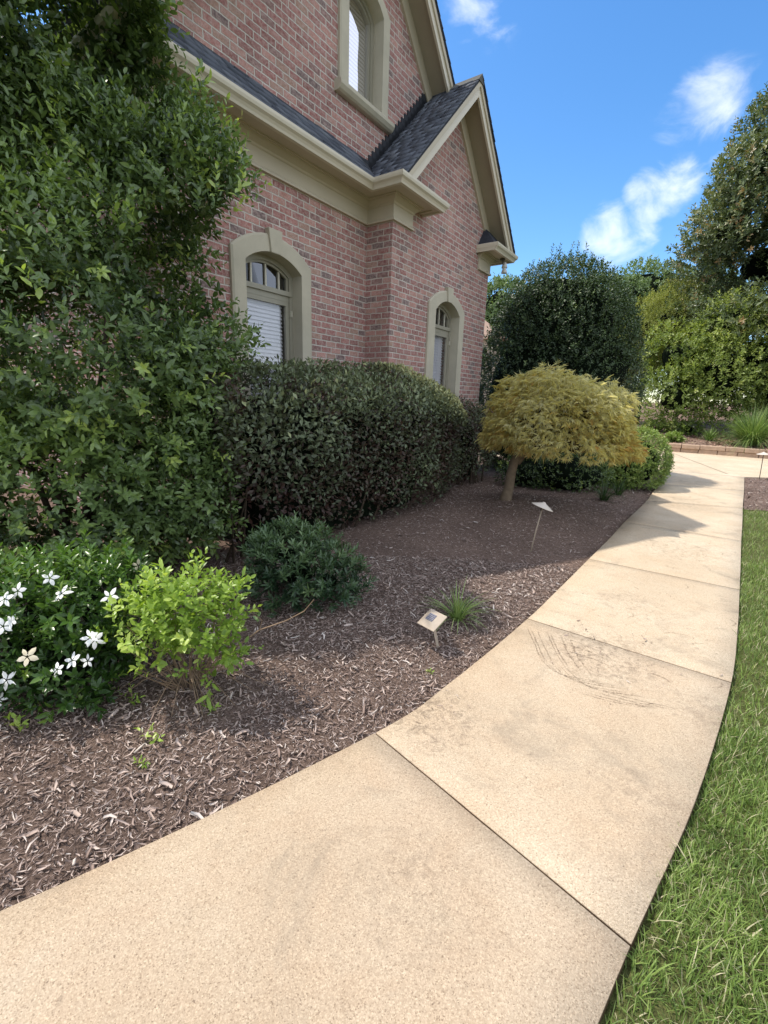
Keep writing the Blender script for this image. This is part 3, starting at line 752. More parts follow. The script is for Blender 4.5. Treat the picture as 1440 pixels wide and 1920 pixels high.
# --- windows
def ring_pts(w, a, zs, zc, zb): return arch(w['c'], a, zb, zs, zc)
def strip(mb, A, An, B, Bn):
    n = len(A); Vv = [hv(s, An, z) for s, z in A] + [hv(s, Bn, z) for s, z in B]
    mb.add(Vv, [(i, i + 1, n + i + 1, n + i) for i in range(n - 1)])
def window(w, upper=False, key=True):
    n0 = w['n']; root_c = w['c']; zb = w['zb']
    fr = MB()
    A0 = arch(root_c, w['ai'], zb, w['si'], w['ci']); dz = .055
    A1 = arch(root_c, w['ai'] - .05, zb, w['si'] - .02, w['ci'] - .05)
    A2 = arch(root_c, w['ai'] - .075, zb, w['si'] - .03, w['ci'] - .075)
    strip(fr, A0, n0 - .105, A1, n0 - .105); strip(fr, A1, n0 - .105, A1, n0 - .125); strip(fr, A1, n0 - .125, A2, n0 - .125); strip(fr, A2, n0 - .125, A2, n0 - .16)
    win = fr.build('window', MT['sash'], house)
    # stone surround
    O = arch(root_c, w['ao'], zb, w['so'], w['co']); O2 = arch(root_c, w['ao'] - .022, zb, w['so'] - .006, w['co'] - .022)
    I = arch(root_c, w['ai'], zb, w['si'], w['ci'])
    sr = MB(); strip(sr, O, n0 - .02, O, n0 + .028); strip(sr, O, n0 + .028, O2, n0 + .040); strip(sr, O2, n0 + .040, I, n0 + .040); strip(sr, I, n0 + .040, I, n0 - .12)
    sr.build('stone_surround', MT['stone'], win)
    if key:
        zt = w['co'] + .048; zl = w['ci'] - .012; a0, a1 = .062, .092
        P = [hv(root_c - a0, n0, zl), hv(root_c + a0, n0, zl), hv(root_c + a0, n0 + .062, zl), hv(root_c - a0, n0 + .062, zl), hv(root_c - a1, n0, zt), hv(root_c + a1, n0, zt), hv(root_c + a1, n0 + .062, zt), hv(root_c - a1, n0 + .062, zt)]
        MB().hexa(P).build('keystone', MT['stone'], win, bevel=.006)
    # sill: half-round nosing
    prof = [(0, -.10), (.05, -.10), (.075, -.085), (.10, -.05), (.10, -.015), (.08, .005), (-.12, .012)]
    a = w['ao'] + .055; Vv = []; m = len(prof)
    for sx in (-a, a): Vv += [hv(root_c + sx, n0 + d, zb + z) for d, z in prof]
    MB().add(Vv, [(j, j + 1, m + j + 1, m + j) for j in range(m - 1)] + [tuple(range(m)), tuple(range(2 * m - 1, m - 1, -1))]).build('sill', MT['stone'], win)
    g = w['ai'] - .05
    zt = 2.60 if not upper else 99
    if not upper:
        # transom bar
        bx_ = lambda s0, s1, na, nb, z0, z1: [hv(s0, na, z0), hv(s1, na, z0), hv(s1, nb, z0), hv(s0, nb, z0), hv(s0, na, z1), hv(s1, na, z1), hv(s1, nb, z1), hv(s0, nb, z1)]
        tb = MB().hexa(bx_(root_c - g - .03, root_c + g + .03, n0 - .15, n0 - .095, 2.585, 2.632)); tb.hexa(bx_(root_c - g, root_c + g, n0 - .15, n0 - .115, 2.53, 2.584)); tb.build('transom_bar', MT['sash'], win)
        for ms in (-.17, 0.02, .20) if root_c < 0 else (-.18, .03, .21):
            MB().hexa(bx_(root_c + ms - .0095, root_c + ms + .0095, n0 - .152, n0 - .13, 2.632, 2.632 + (w['ci'] - .06 - 2.632) * (1 - (ms / (g + .03)) ** 2 * .75))).build('muntin', MT['muntin'], win)
        T = arch(root_c, g, 2.632, w['si'] - .02, w['ci'] - .05)
        MB().add([hv(s, n0 - .150, z) for s, z in T], [tuple(range(len(T)))]).build('pane', MT['glass_dark'], win)
        # lower sash
        sf = MB()
        for s0, s1, z0, z1 in [(-g, -g + .045, zb, 2.53), (g - .045, g, zb, 2.53), (-g + .045, g - .045, 2.485, 2.53), (-g + .045, g - .045, zb, zb + .06)]:
            sf.hexa(bx_(root_c + s0, root_c + s1, n0 - .15, n0 - .118, z0, z1))
        sf.build('sash', MT['sash'], win)
        MB().hexa(bx_(root_c + g + .012, root_c + g + .024, n0 - .105, n0 - .085, 2.38, 2.44)).build('latch', MT['muntin'], win)
        z_hi = 2.485; gg = g - .045
        MB().add([hv(root_c - gg, n0 - .138, zb + .06), hv(root_c + gg, n0 - .138, zb + .06), hv(root_c + gg, n0 - .138, z_hi), hv(root_c - gg, n0 - .138, z_hi)], [(0, 1, 2, 3)]).build('pane', MT['glass'], win)
        zlo = zb + .06; dpt = .19
    else:
        T = arch(root_c, g - .025, zb, w['si'] - .03, w['ci'] - .075)
        MB().add([hv(s, n0 - .150, z) for s, z in T], [tuple(range(len(T)))]).build('pane', MT['glass'], win)
        z_hi = w['ci'] - .07; zlo = zb; gg = g - .01; dpt = .20
    # blind: louvred slats
    bl = MB(); z = zlo
    while z < z_hi:
        lim = gg
        if upper and z > w['si'] - .03: lim = gg * max(.1, 1 - (z - w['si'] + .03) / .22)
        bl.add([hv(root_c - lim, n0 - dpt + .012, z), hv(root_c + lim, n0 - dpt + .012, z), hv(root_c + lim, n0 - dpt - .012, z + .046), hv(root_c - lim, n0 - dpt - .012, z + .046)], [(0, 1, 2, 3)])
        z += .040
    bl.build('blind', MT['blind'], win)
    MB().add([hv(root_c - .6, n0 - .45, zb - .1), hv(root_c + .6, n0 - .45, zb - .1), hv(root_c + .6, n0 - .45, w['co']), hv(root_c - .6, n0 - .45, w['co'])], [(0, 1, 2, 3)]).build('dark_room', MT['dark'], win)
window(WINS['left']); window(WINS['right']); window(WINS['upper'], True, False)
# twin floodlight under the right return
fl = MB(); fl.lathe([(0, 0), (.05, 0), (.05, -.03), (.02, -.04), (0, -.04)], 12, hv(2.93, .22, 3.852)); c = Vector(hv(2.93, .22, 3.85))
fl.tube([c + Vector((0, 0, -.03)), c + Vector((.02, -.01, -.10))], .014); fl.tube([c + Vector((0, 0, -.03)), c + Vector((.05, -.03, -.09))], .014)
flo = fl.build('floodlight', MT['bronze_dark'], house)
for dx, dy, dz in ((.05, -.03, -.10), (.03, -.04, -.20)):
    b = MB(); b.lathe([(.0, .05), (.025, .045), (.035, .02), (.055, -.04), (.058, -.06), (.0, -.075)], 14, c + Vector((dx, dy, dz))); b.build('bulb', plain('lamp_glass', (.55, .53, .5), .2, .6), flo, smooth=True)

# ------------------------------------------------------------------ foliage
def unit(v): return v / np.maximum(np.linalg.norm(v, axis=-1, keepdims=True), 1e-9)
def leaves(P, D, Nm, L, Wd, r, lod=1, droop=.15, fold=.25):
    """one small mesh per leaf: base P, direction D, face normal Nm"""
    D = unit(D); S_ = unit(np.cross(D, Nm)); U = np.cross(S_, D)
    L = L[:, None]; Wd = Wd[:, None]; dr = (droop * r.uniform(.3, 1.6, len(P)))[:, None]
    if lod == 0:
        m = P + D * L * .5
        pts = [P, m + S_ * Wd * .5 + U * Wd * fold * .5, P + D * L - U * L * dr, m - S_ * Wd * .5 + U * Wd * fold * .5]
        tri = np.array([[0, 1, 2], [0, 2, 3]]); quad = np.zeros((0, 4), int)
    else:
        a = P + D * L * .32 - U * L * dr * .05; b = P + D * L * .70 - U * L * dr * .4; e = P + D * L - U * L * dr
        pts = [P, a + S_ * Wd * .46 + U * Wd * fold * .5, a, a - S_ * Wd * .46 + U * Wd * fold * .5, b + S_ * Wd * .40 + U * Wd * fold * .4, b, b - S_ * Wd * .40 + U * Wd * fold * .4, e]
        tri = np.array([[0, 1, 2], [0, 2, 3], [4, 7, 5], [5, 7, 6]]); quad = np.array([[1, 4, 5, 2], [2, 5, 6, 3]])
    Vv = np.stack(pts, 1); m_ = Vv.shape[1]; b_ = (np.arange(len(P)) * m_)[:, None]
    return Vv.reshape(-1, 3), (b_[:, :, None] + quad[None]).reshape(-1, 4), (b_[:, :, None] + tri[None]).reshape(-1, 3), m_

def twig_leaves(TP, TD, TL, M_, L, Wd, r, spread=.9, tipbias=.0, up=.5):
    """M_ leaves set spirally along each twig"""
    n = len(TP); t_ = (np.arange(M_) + .5) / M_; t_ = tipbias + (1 - tipbias) * t_
    ref = unit(r.normal(size=(n, 3))); a1 = unit(np.cross(TD, ref)); a2 = np.cross(TD, a1)
    ph = np.arange(M_) * 2.4
    ang = ph[None, :] + r.uniform(0, 6.28, (n, 1))
    rad = a1[:, None] * np.cos(ang)[..., None] + a2[:, None] * np.sin(ang)[..., None]
    sp = spread * (1.15 - .65 * t_)[None, :, None] * r.uniform(.8, 1.2, (n, M_, 1))
    D = TD[:, None] * np.cos(sp) + rad * np.sin(sp)
    P = TP[:, None] + TD[:, None] * (TL[:, None, None] * t_[None, :, None])
    Nm = unit(TD)[:, None] * 1.0 - rad * .3 + np.array([0, 0, up]) + r.normal(0, .35, (n, M_, 3))
    ll = np.broadcast_to(L, (n,))[:, None] * r.uniform(.7, 1.15, (n, M_)) * (1.0 - .3 * t_[None])
    return P.reshape(-1, 3), D.reshape(-1, 3), Nm.reshape(-1, 3), ll.ravel(), (ll * Wd / np.mean(L)).ravel()

def noise3(P, seed, fr, n=7):
    r = np.random.default_rng(seed); o = 0
    for i in range(n):
        k_ = unit(r.normal(size=3)) * fr * r.uniform(.6, 1.6); o = o + np.sin(P @ k_ + r.uniform(0, 6.28))
    return o / n * 1.6

def sample_lobes(N, lobes, r, depth=(.65, 1.0), rough=.10, freq=3.0, seed=1, zmin=None):
    lobes = np.array(lobes, float); w = (lobes[:, 3] * lobes[:, 4] + lobes[:, 4] * lobes[:, 5] + lobes[:, 3] * lobes[:, 5]); w /= w.sum()
    k_ = r.choice(len(lobes), N * 3, p=w); v = unit(r.normal(size=(N * 3, 3)))
    rr = depth[0] + (depth[1] - depth[0]) * np.sqrt(r.uniform(0, 1, N * 3))
    c = lobes[k_, :3]; ra = lobes[k_, 3:6]
    P = c + v * ra * rr[:, None]
    P = P + v * (noise3(P, seed, freq) * rough)[:, None] * ra.mean(1, keepdims=True)
    ok = np.ones(len(P), bool)
    for i, l in enumerate(lobes):
        q_ = np.linalg.norm((P - l[:3]) / l[3:6], axis=1); ok &= (q_ > .70 * depth[0] / .65) | (k_ == i)
    if zmin is not None: ok &= P[:, 2] > zmin
    P, v, ra, rr = P[ok][:N], v[ok][:N], ra[ok][:N], rr[ok][:N]
    return P, unit(v / ra), rr

def blob(name, lobes, scale, mat, parent, off, zmin=.02, seed=3, freq=4.0):
    mb_v = []; mb_f = []
    bm = bmesh.new(); bmesh.ops.create_icosphere(bm, subdivisions=3, radius=1.0); sv = np.array([v.co[:] for v in bm.verts]); sf = np.array([[v.index for v in f_.verts] for f_ in bm.faces]); bm.free()
    for l in np.array(lobes, float):
        V_ = l[:3] + sv * l[3:6] * scale; V_ = V_ + sv * (noise3(V_, seed, freq) * .10)[:, None] * l[3:6].mean()
        V_[:, 2] = np.maximum(V_[:, 2], zmin); mb_f.append(sf + sum(len(x) for x in mb_v)); mb_v.append(V_)
    return mesh_np(name, np.vstack(mb_v), [np.vstack(mb_f)], mat, parent, offset=off)

def foliage(name, data, mat, parent, off, tint, r, lod=1, droop=.15, fold=.25):
    P, D, Nm, L, Wd = data
    Vv, Q, T, m_ = leaves(P, D, Nm, L, Wd, r, lod, droop, fold)
    return mesh_np(name, Vv, [Q, T], mat, parent, tint=np.repeat(np.clip(tint, 0, 1), m_), offset=off)

def shrub(name, label, cat, base, lobes, n_twig, M_, L, Wd, mat, seed, depth=(.62, 1.0), tl=.14, spread=.95, lod=1, rough=.12, freq=3.0, hole=-9., core=.62, newg=.04, outw=.8, upw=.45, zmin=.05, group=None, core_mat=None, tipbias=0., tint0=.35, stems=None, lighten=.0, droop=.15, leaf_part='foliage', deep=.25):
    r = np.random.default_rng(seed)
    root = empty(name, base); tag(root, label, cat, group)
    P, v, rr = sample_lobes(n_twig, lobes, r, depth, rough, freq, seed, zmin)
    nz = noise3(P, seed + 5, 2.6 * freq / 3)
    k_ = nz > hole; P, v, rr, nz = P[k_], v[k_], rr[k_], nz[k_]
    TD = unit(v * outw + np.array([0, 0, upw]) + r.normal(0, .35, P.shape))
    TL = r.uniform(.7, 1.3, len(P)) * tl
    Larr = r.uniform(.65, 1.25, len(P)) * L
    new = (r.uniform(0, 1, len(P)) < newg) & (rr > .82)
    d = twig_leaves(P, TD, TL, M_, Larr, Wd, r, spread, tipbias)
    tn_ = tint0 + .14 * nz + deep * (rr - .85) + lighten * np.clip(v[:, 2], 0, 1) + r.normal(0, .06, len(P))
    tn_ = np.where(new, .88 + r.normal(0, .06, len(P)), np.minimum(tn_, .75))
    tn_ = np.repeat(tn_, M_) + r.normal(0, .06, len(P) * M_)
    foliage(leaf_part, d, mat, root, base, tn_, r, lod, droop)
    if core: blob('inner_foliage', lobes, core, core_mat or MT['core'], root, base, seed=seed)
    if stems:
        mb = MB()
        for pts, rad in stems: mb.tube([(p[0] - base[0], p[1] - base[1], p[2] - base[2]) for p in pts], rad, 7)
        mb.build('trunk', MT['bark'], root, smooth=True)
    return root

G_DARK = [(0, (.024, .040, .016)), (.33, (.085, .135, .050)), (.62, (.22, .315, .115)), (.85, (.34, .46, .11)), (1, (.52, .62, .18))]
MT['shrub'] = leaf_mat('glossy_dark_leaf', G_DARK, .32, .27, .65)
# large evergreen shrub, left
lobes = [(-2.60, 3.70, 1.85, 1.36, .88, 1.08), (-2.72, 3.95, 2.95, 1.44, .68, .95), (-2.93, 4.02, 3.98, 1.40, .58, .85), (-2.62, 3.62, .80, 1.14, .80, .72), (-3.45, 3.45, 1.6, 1.0, .8, 1.3),
         (-1.80, 3.88, 2.45, .84, .50, 1.0), (-2.10, 3.72, 1.2, .74, .56, .62), (-1.90, 3.78, .72, .60, .50, .56), (-3.6, 3.7, 3.3, 1.0, .7, 1.0), (-2.50, 4.02, 4.25, .85, .45, .55), (-2.10, 3.78, 3.95, .62, .40, .55), (-2.22, 3.66, 3.82, .54, .34, .50), (-2.75, 3.45, 3.75, .60, .38, .55), (-2.12, 4.0, 3.78, .62, .48, .66), (-1.82, 3.98, 3.2, .58, .46, .6)]
stems = []
rs = random.Random(4)
for i in range(7):
    a = rs.uniform(0, 6.28); q1 = (-2.65 + .25 * math.cos(a), 3.75 + .2 * math.sin(a)); q2 = (-2.7 + .95 * math.cos(a), 3.72 + .6 * math.sin(a)); zt = rs.uniform(1.4, 2.8)
    stems.append(([(-2.65 + .08 * math.cos(a), 3.8 + .08 * math.sin(a), -.02), (q1[0], q1[1], .9), ((q1[0] + q2[0]) / 2, (q1[1] + q2[1]) / 2, zt * .62), (q2[0], q2[1], zt)], [.030, .022, .014, .005]))
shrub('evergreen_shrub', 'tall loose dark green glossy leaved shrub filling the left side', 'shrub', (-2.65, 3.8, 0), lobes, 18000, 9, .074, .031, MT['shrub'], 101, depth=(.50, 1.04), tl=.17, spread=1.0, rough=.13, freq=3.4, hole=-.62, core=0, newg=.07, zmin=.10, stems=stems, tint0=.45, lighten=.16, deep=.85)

# hedge in house axes
D1 = np.array([math.sin(alpha), math.cos(alpha)]); NV = np.array([math.cos(alpha), -math.sin(alpha)])
def sn(s, n): return np.array([P0[0], P0[1]]) + D1 * s + NV * n
def hedge(name, label, s0, s1, n0, n1, zf, zb, n_leaf, seed, mat, tuck=.26, L=.062, light=None):
    r = np.random.default_rng(seed); b2 = sn((s0 + s1) / 2, (n0 + n1) / 2); base = (b2[0], b2[1], 0)
    root = empty(name, base); tag(root, label, 'hedge')
    N = n_leaf * 2
    a = np.array([(s1 - s0) * zf, (s1 - s0) * (n1 - n0) * 1.1, (n1 - n0) * zf, (n1 - n0) * zf]); a /= a.sum()
    fc = r.choice(4, N, p=a); u = r.uniform(0, 1, N); v = r.uniform(0, 1, N)
    s = np.where(fc < 2, s0 + u * (s1 - s0), np.where(fc == 2, s1, s0)); n = np.where(fc == 0, n1, n0 + (v if False else u) * (n1 - n0)); n = np.where(fc == 1, n0 + v * (n1 - n0), n)
    top = zb + (zf - zb) * np.clip((n - n0) / (n1 - n0), 0, 1)
    z = np.where(fc == 1, top, .06 + v * (top - .06)); z = np.where((fc > 1), .06 + v * (top - .06), z)
    nrm_ = np.zeros((N, 3)); nrm_[fc == 0] = (NV[0], NV[1], .12); nrm_[fc == 1] = (0, 0, 1); nrm_[fc == 2] = (D1[0], D1[1], 0.1); nrm_[fc == 3] = (-D1[0], -D1[1], .1)
    # rounded shoulders, rounded far end and a base that tucks in
    dn = n1 - n; ds = s1 - s; dt = top - z
    rd = .50; re_ = min(1.35, (s1 - s0) * .3)
    en = np.clip(1 - ds / re_, 0, 1) ** 2
    z = z - np.where(fc == 1, rd * .5 * np.clip(1 - dn / rd, 0, 1) ** 2, 0) - en * .30 * np.clip(z / 1.2, 0, 1)
    n = n - en * .62 * np.clip((n - n0) / (n1 - n0), 0, 1)
    st = np.clip(1 - dt / rd, 0, 1)
    n = n - np.where(fc == 0, rd * .62 * st ** 2, 0); s = s - np.where(fc == 2, rd * .5 * st ** 2, 0)
    low = np.clip(1 - z / (zf * .75), 0, 1)
    n = n - np.where(fc == 0, tuck * low ** 1.5, 0); s = s - np.where(fc == 2, tuck * 2.2 * low ** 1.2, 0)
    P2 = np.array([P0[0], P0[1]]) + s[:, None] * D1 + n[:, None] * NV
    P = np.column_stack([P2, z])
    nz = noise3(P, seed, 3.2); nz2 = noise3(P, seed + 1, 9.0)
    dep = r.uniform(0, 1, N) ** 1.7 * .22
    P = P - unit(nrm_) * (dep - .10 * nz - .055 * nz2)[:, None]
    thin = np.clip((z - .0) / .5, .25, 1)
    thin = np.where((seed == 201) & (z < .95 - .85 * (s - s0)), thin * .2, thin)
    k_ = (nz2 + r.normal(0, .4, N) > -.95) & (r.uniform(0, 1, N) < thin); k_ = np.where(k_)[0][:n_leaf]
    P, nrm_, nz, nz2, dep, z = P[k_], nrm_[k_], nz[k_], nz2[k_], dep[k_], z[k_]; fcs = fc[k_]; ss = s[k_]
    n_ = len(P)
    D = unit(unit(nrm_) * .5 + np.array([0, 0, .25]) + r.normal(0, .75, (n_, 3))); Nm = unit(nrm_) + np.array([0, 0, .6]) + r.normal(0, .5, (n_, 3))
    Ls = r.uniform(.65, 1.2, n_) * L
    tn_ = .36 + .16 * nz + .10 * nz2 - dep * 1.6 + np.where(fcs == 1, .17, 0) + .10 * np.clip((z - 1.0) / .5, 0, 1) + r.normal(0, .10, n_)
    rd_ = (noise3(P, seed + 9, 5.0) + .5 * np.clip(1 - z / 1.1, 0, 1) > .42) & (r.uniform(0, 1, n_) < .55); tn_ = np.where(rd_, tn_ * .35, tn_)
    if light is not None:      # sunlight painted in as paler leaves at one end of the top
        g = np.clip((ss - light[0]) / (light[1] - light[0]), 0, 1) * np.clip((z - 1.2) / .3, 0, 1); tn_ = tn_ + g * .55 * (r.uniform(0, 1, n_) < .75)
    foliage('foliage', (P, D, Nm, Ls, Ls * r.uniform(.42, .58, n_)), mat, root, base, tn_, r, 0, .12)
    # inside: dark mass and stems
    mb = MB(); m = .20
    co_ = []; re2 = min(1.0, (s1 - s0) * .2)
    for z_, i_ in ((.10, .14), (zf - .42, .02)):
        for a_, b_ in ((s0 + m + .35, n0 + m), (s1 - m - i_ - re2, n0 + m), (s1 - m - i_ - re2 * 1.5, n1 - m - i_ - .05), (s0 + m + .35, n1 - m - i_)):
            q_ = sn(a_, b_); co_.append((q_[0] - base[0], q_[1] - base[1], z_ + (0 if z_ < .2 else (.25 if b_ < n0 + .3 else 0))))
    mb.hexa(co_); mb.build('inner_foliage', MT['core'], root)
    mb = MB(); rr_ = random.Random(seed)
    for i in range(14):
        s_ = rr_.uniform(s0 + .2, s1 - 1.0); q_ = sn(s_, (n0 + n1) / 2 + rr_.uniform(-.1, .25)); q2 = sn(s_ + rr_.uniform(-.2, .2), n1 - rr_.uniform(.12, .3))
        mb.tube([(q_[0] - base[0], q_[1] - base[1], -.03), ((q_[0] + q2[0]) / 2 - base[0], (q_[1] + q2[1]) / 2 - base[1], .3), (q2[0] - base[0], q2[1] - base[1], .75)], [.016, .012, .006], 6)
    mb.build('stem', MT['bark'], root)
    return root
H_LEAF = [(0, (.060, .026, .022)), (.14, (.09, .055, .04)), (.24, (.070, .074, .044)), (.42, (.115, .145, .078)), (.62, (.21, .255, .135)), (.78, (.28, .32, .17)), (.9, (.46, .48, .22)), (1, (.60, .60, .30))]
MT['hedge'] = leaf_mat('loropetalum_leaf', H_LEAF, .15, .42, .45, (1.2, 1.0, .7), .3)
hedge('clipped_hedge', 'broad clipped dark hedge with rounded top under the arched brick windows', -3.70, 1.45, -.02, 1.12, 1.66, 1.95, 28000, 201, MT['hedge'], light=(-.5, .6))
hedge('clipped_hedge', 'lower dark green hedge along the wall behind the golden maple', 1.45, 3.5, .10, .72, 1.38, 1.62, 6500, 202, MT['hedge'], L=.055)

# golden laceleaf maple
def maple():
    r = np.random.default_rng(301); base = (1.80, 6.66, float(bed_z(np.array([1.8]), np.array([6.66]))[0]))
    root = empty('laceleaf_maple', base); root.scale = (.92, .92, .92); tag(root, 'low weeping golden laceleaf maple with mushroom shaped crown', 'tree')
    mb = MB()
    mb.tube([(-.01, .0, -.05), (.0, -.01, .04), (.03, -.02, .22), (.035, -.03, .42), (.06, -.05, .62), (.14, -.08, .86)], [.125, .092, .078, .074, .07, .055], 10)
    for i in range(11):
        a = i * .571 + .2; l = .75 + .35 * math.sin(i * 1.7); x, y = math.cos(a) * l + .45, math.sin(a) * l * .75
        mb.tube([(.12, -.07, .60 + .02 * i), (.12 + (x - .1) * .35, -.07 + y * .35, 1.15), (.12 + (x - .1) * .75, -.07 + y * .75, 1.42), (.1 + x, y, 1.18)], [.038, .028, .017, .006], 6)
    mb.build('trunk', MT['bark_light'], root, smooth=True)
    # crown: layered drooping sprays
    N = 9500
    c = np.array([.74, -.10, .84]); ra = np.array([1.20, 1.05, 1.18])
    th = r.uniform(0, 6.283, N); ph = np.arccos(r.uniform(-.02, 1.0, N))
    v = np.stack([np.cos(th) * np.sin(ph), np.sin(th) * np.sin(ph), np.cos(ph)], 1)
    v0 = v.copy(); hz = np.sqrt(v[:, 0] ** 2 + v[:, 1] ** 2) + 1e-6; sc_ = (hz ** .62) / hz; v = np.stack([v[:, 0] * sc_, v[:, 1] * sc_, np.sign(v[:, 2]) * np.abs(v[:, 2]) ** .85], 1)
    P = c + v * ra * (1 - .26 * r.uniform(0, 1, N)[:, None] ** 1.3)
    # right side hangs lower, left shoulder higher
    tt_ = np.clip((P[:, 0] - .55) / 1.3, 0, 1); P[:, 2] = .86 + (P[:, 2] - .86) * (1 - .52 * tt_ ** 1.3) - .05 * tt_ + .05 * np.clip((.5 - P[:, 0]) / 1.0, 0, 1)
    n1 = noise3(P, 9, 5.5); lay = np.sin(P[:, 2] * 21 + 2.2 * noise3(P, 10, 2.4)); P = P + v * (.11 * n1 + .014 * lay + .06 * noise3(P, 12, 14.))[:, None]
    out = unit(v * np.array([1, 1, .15]) + 1e-6)
    D = unit(out * .8 + np.array([0, 0, -.30]) + r.normal(0, .55, (N, 3)))
    Nm = unit(v * .7 + np.array([0, 0, .8]) + r.normal(0, .5, (N, 3)))
    k_ = (noise3(P, 13, 8.0) + r.normal(0, .2, N) > -.62); P, D, Nm, v, n1, lay = P[k_], D[k_], Nm[k_], v[k_], n1[k_], lay[k_]; N = len(P)
    S_ = unit(np.cross(D, Nm)); LP = []; LD = []; LL = []; TT = []; NN = []
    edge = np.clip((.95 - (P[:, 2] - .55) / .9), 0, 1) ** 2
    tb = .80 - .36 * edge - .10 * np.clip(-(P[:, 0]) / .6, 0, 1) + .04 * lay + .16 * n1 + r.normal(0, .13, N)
    for i, (an, ls) in enumerate([(-1.15, .55), (-.72, .8), (-.35, .95), (0, 1.1), (.35, .95), (.72, .8), (1.15, .55)]):
        d = D * math.cos(an) + S_ * math.sin(an) + np.array([0, 0, -.06 - .10 * abs(an)])
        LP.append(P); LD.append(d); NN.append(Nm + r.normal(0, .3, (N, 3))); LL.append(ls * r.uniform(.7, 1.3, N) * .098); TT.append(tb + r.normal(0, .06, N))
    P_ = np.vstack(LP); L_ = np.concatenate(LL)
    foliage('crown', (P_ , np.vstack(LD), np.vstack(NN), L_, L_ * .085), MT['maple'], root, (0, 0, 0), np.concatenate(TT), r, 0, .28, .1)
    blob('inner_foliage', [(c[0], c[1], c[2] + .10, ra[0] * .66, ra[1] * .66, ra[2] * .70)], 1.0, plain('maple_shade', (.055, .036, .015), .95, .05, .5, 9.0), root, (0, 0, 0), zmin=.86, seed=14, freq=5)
    return root
MT['maple'] = leaf_mat('maple_leaf', [(0, (.36, .14, .09)), (.22, (.56, .31, .14)), (.40, (.70, .50, .18)), (.6, (.72, .66, .28)), (.82, (.78, .76, .40)), (1, (.84, .82, .54))], .5, .5, .3, (1.2, 1.08, .62), .2)
maple()

# dome shaped holly
MT['holly'] = leaf_mat('holly_leaf', [(0, (.012, .022, .010)), (.35, (.036, .062, .027)), (.7, (.085, .135, .055)), (.9, (.18, .25, .10)), (1, (.26, .34, .15))], .18, .42, .42)
lobes = [(3.75, 10.75, 1.8, 1.80, 1.6, 2.45), (3.75, 10.75, 2.85, 1.50, 1.4, 1.66), (3.55, 10.75, .8, 1.6, 1.5, .9)]
hl = shrub('dome_holly', 'large dark dome shaped holly at the far corner of the house', 'shrub', (3.75, 10.75, 0), lobes, 12500, 6, .066, .036, MT['holly'], 401, depth=(.76, 1.0), tl=.13, spread=1.0, lod=0, rough=.035, freq=2.4, core=.78, newg=.06, tint0=.38, lighten=.28, outw=.7, upw=.6)
# its upright leading shoots
r = np.random.default_rng(402); TP = []; TD = []; TL = []
for i in range(34):
    a, rr = r.uniform(0, 6.28), math.sqrt(r.uniform(0, 1)) * 1.05
    zt = 1.85 + 2.55 * math.sqrt(max(.05, 1 - (rr / 1.72) ** 2)); h = r.uniform(.22, .62)
    for j in range(int(h / .07)):
        TP.append((3.75 + rr * math.cos(a), 10.75 + rr * math.sin(a) * .9, zt + j * .07 - .1)); TD.append((r.normal(0, .12), r.normal(0, .12), 1)); TL.append(.08)
d = twig_leaves(np.array(TP), unit(np.array(TD)), np.array(TL), 5, np.full(len(TP), .07), .03, r, 1.0)
foliage('leading_shoot', d, MT['holly'], hl, (3.75, 10.75, 0), r.normal(.72, .12, len(d[0])), r, 0)

# round box bush, strap leaved tufts
MT['box'] = leaf_mat('box_leaf', [(0, (.04, .07, .02)), (.4, (.13, .20, .05)), (.75, (.27, .37, .09)), (1, (.46, .54, .17))], .25, .38, .5)
shrub('round_bush', 'round light green bush at the bed corner right of the golden maple', 'shrub', (4.85, 9.05, 0), [(4.80, 8.95, .48, .66, .60, .62), (4.45, 8.85, .42, .5, .5, .5)], 4200, 6, .042, .026, MT['box'], 501, depth=(.8, 1.0), tl=.07, lod=0, rough=.06, core=.72, tint0=.5, lighten=.3, zmin=.03, newg=.2)
shrub('low_bush', 'low dark green bush in the shade under the golden maple', 'shrub', (3.35, 8.2, 0), [(3.35, 8.25, .3, .75, .45, .38), (2.7, 8.5, .25, .6, .4, .3)], 900, 6, .05, .022, MT['shrub'], 502, depth=(.75, 1.0), tl=.09, lod=0, core=.75, tint0=.4, zmin=.03)
MT['strap'] = leaf_mat('strap_leaf', [(0, (.02, .045, .015)), (.4, (.05, .10, .03)), (.75, (.14, .24, .06)), (1, (.34, .44, .16))], .25, .35, .5)
def tuft(name, label, x, y, n, L, Wd, tint, seed, cat='grass tuft', mat=None, spread=.55, curl=1.4):
    r = np.random.default_rng(seed); z = float(bed_z(np.array([x]), np.array([y]))[0]) - .01 if not name.startswith('ornamental') else 0
    a = r.uniform(0, 6.283, n); rr = r.uniform(0, 1, n) * L * .10
    b = blades(rr * np.cos(a), rr * np.sin(a), np.zeros(n), r.uniform(.6, 1.1, n) * L, r.uniform(.7, 1.2, n) * Wd, np.abs(r.normal(spread * .8, spread * .5, n)), a + r.normal(0, .5, n), 6, r, curl)
    root = mesh_np(name, b[0], [b[1], b[2]], mat or MT['strap'], tint=np.repeat(np.clip(r.normal(tint, .16, n), 0, 1), b[3]))
    root.location = (x, y, z); tag(root, label, cat); return root
tuft('grass_tuft', 'small bright green grass tuft in the mulch behind the square solar light', .56, 3.08, 100, .34, .012, .98, 601)
tuft('grass_tuft', 'dark strap leaved lilyturf at the path edge below the round bush', 3.62, 7.42, 110, .46, .011, .30, 602)
tuft('grass_tuft', 'second strap leaved clump of lilyturf just behind, against the round bush', 4.15, 8.0, 90, .42, .011, .36, 603)

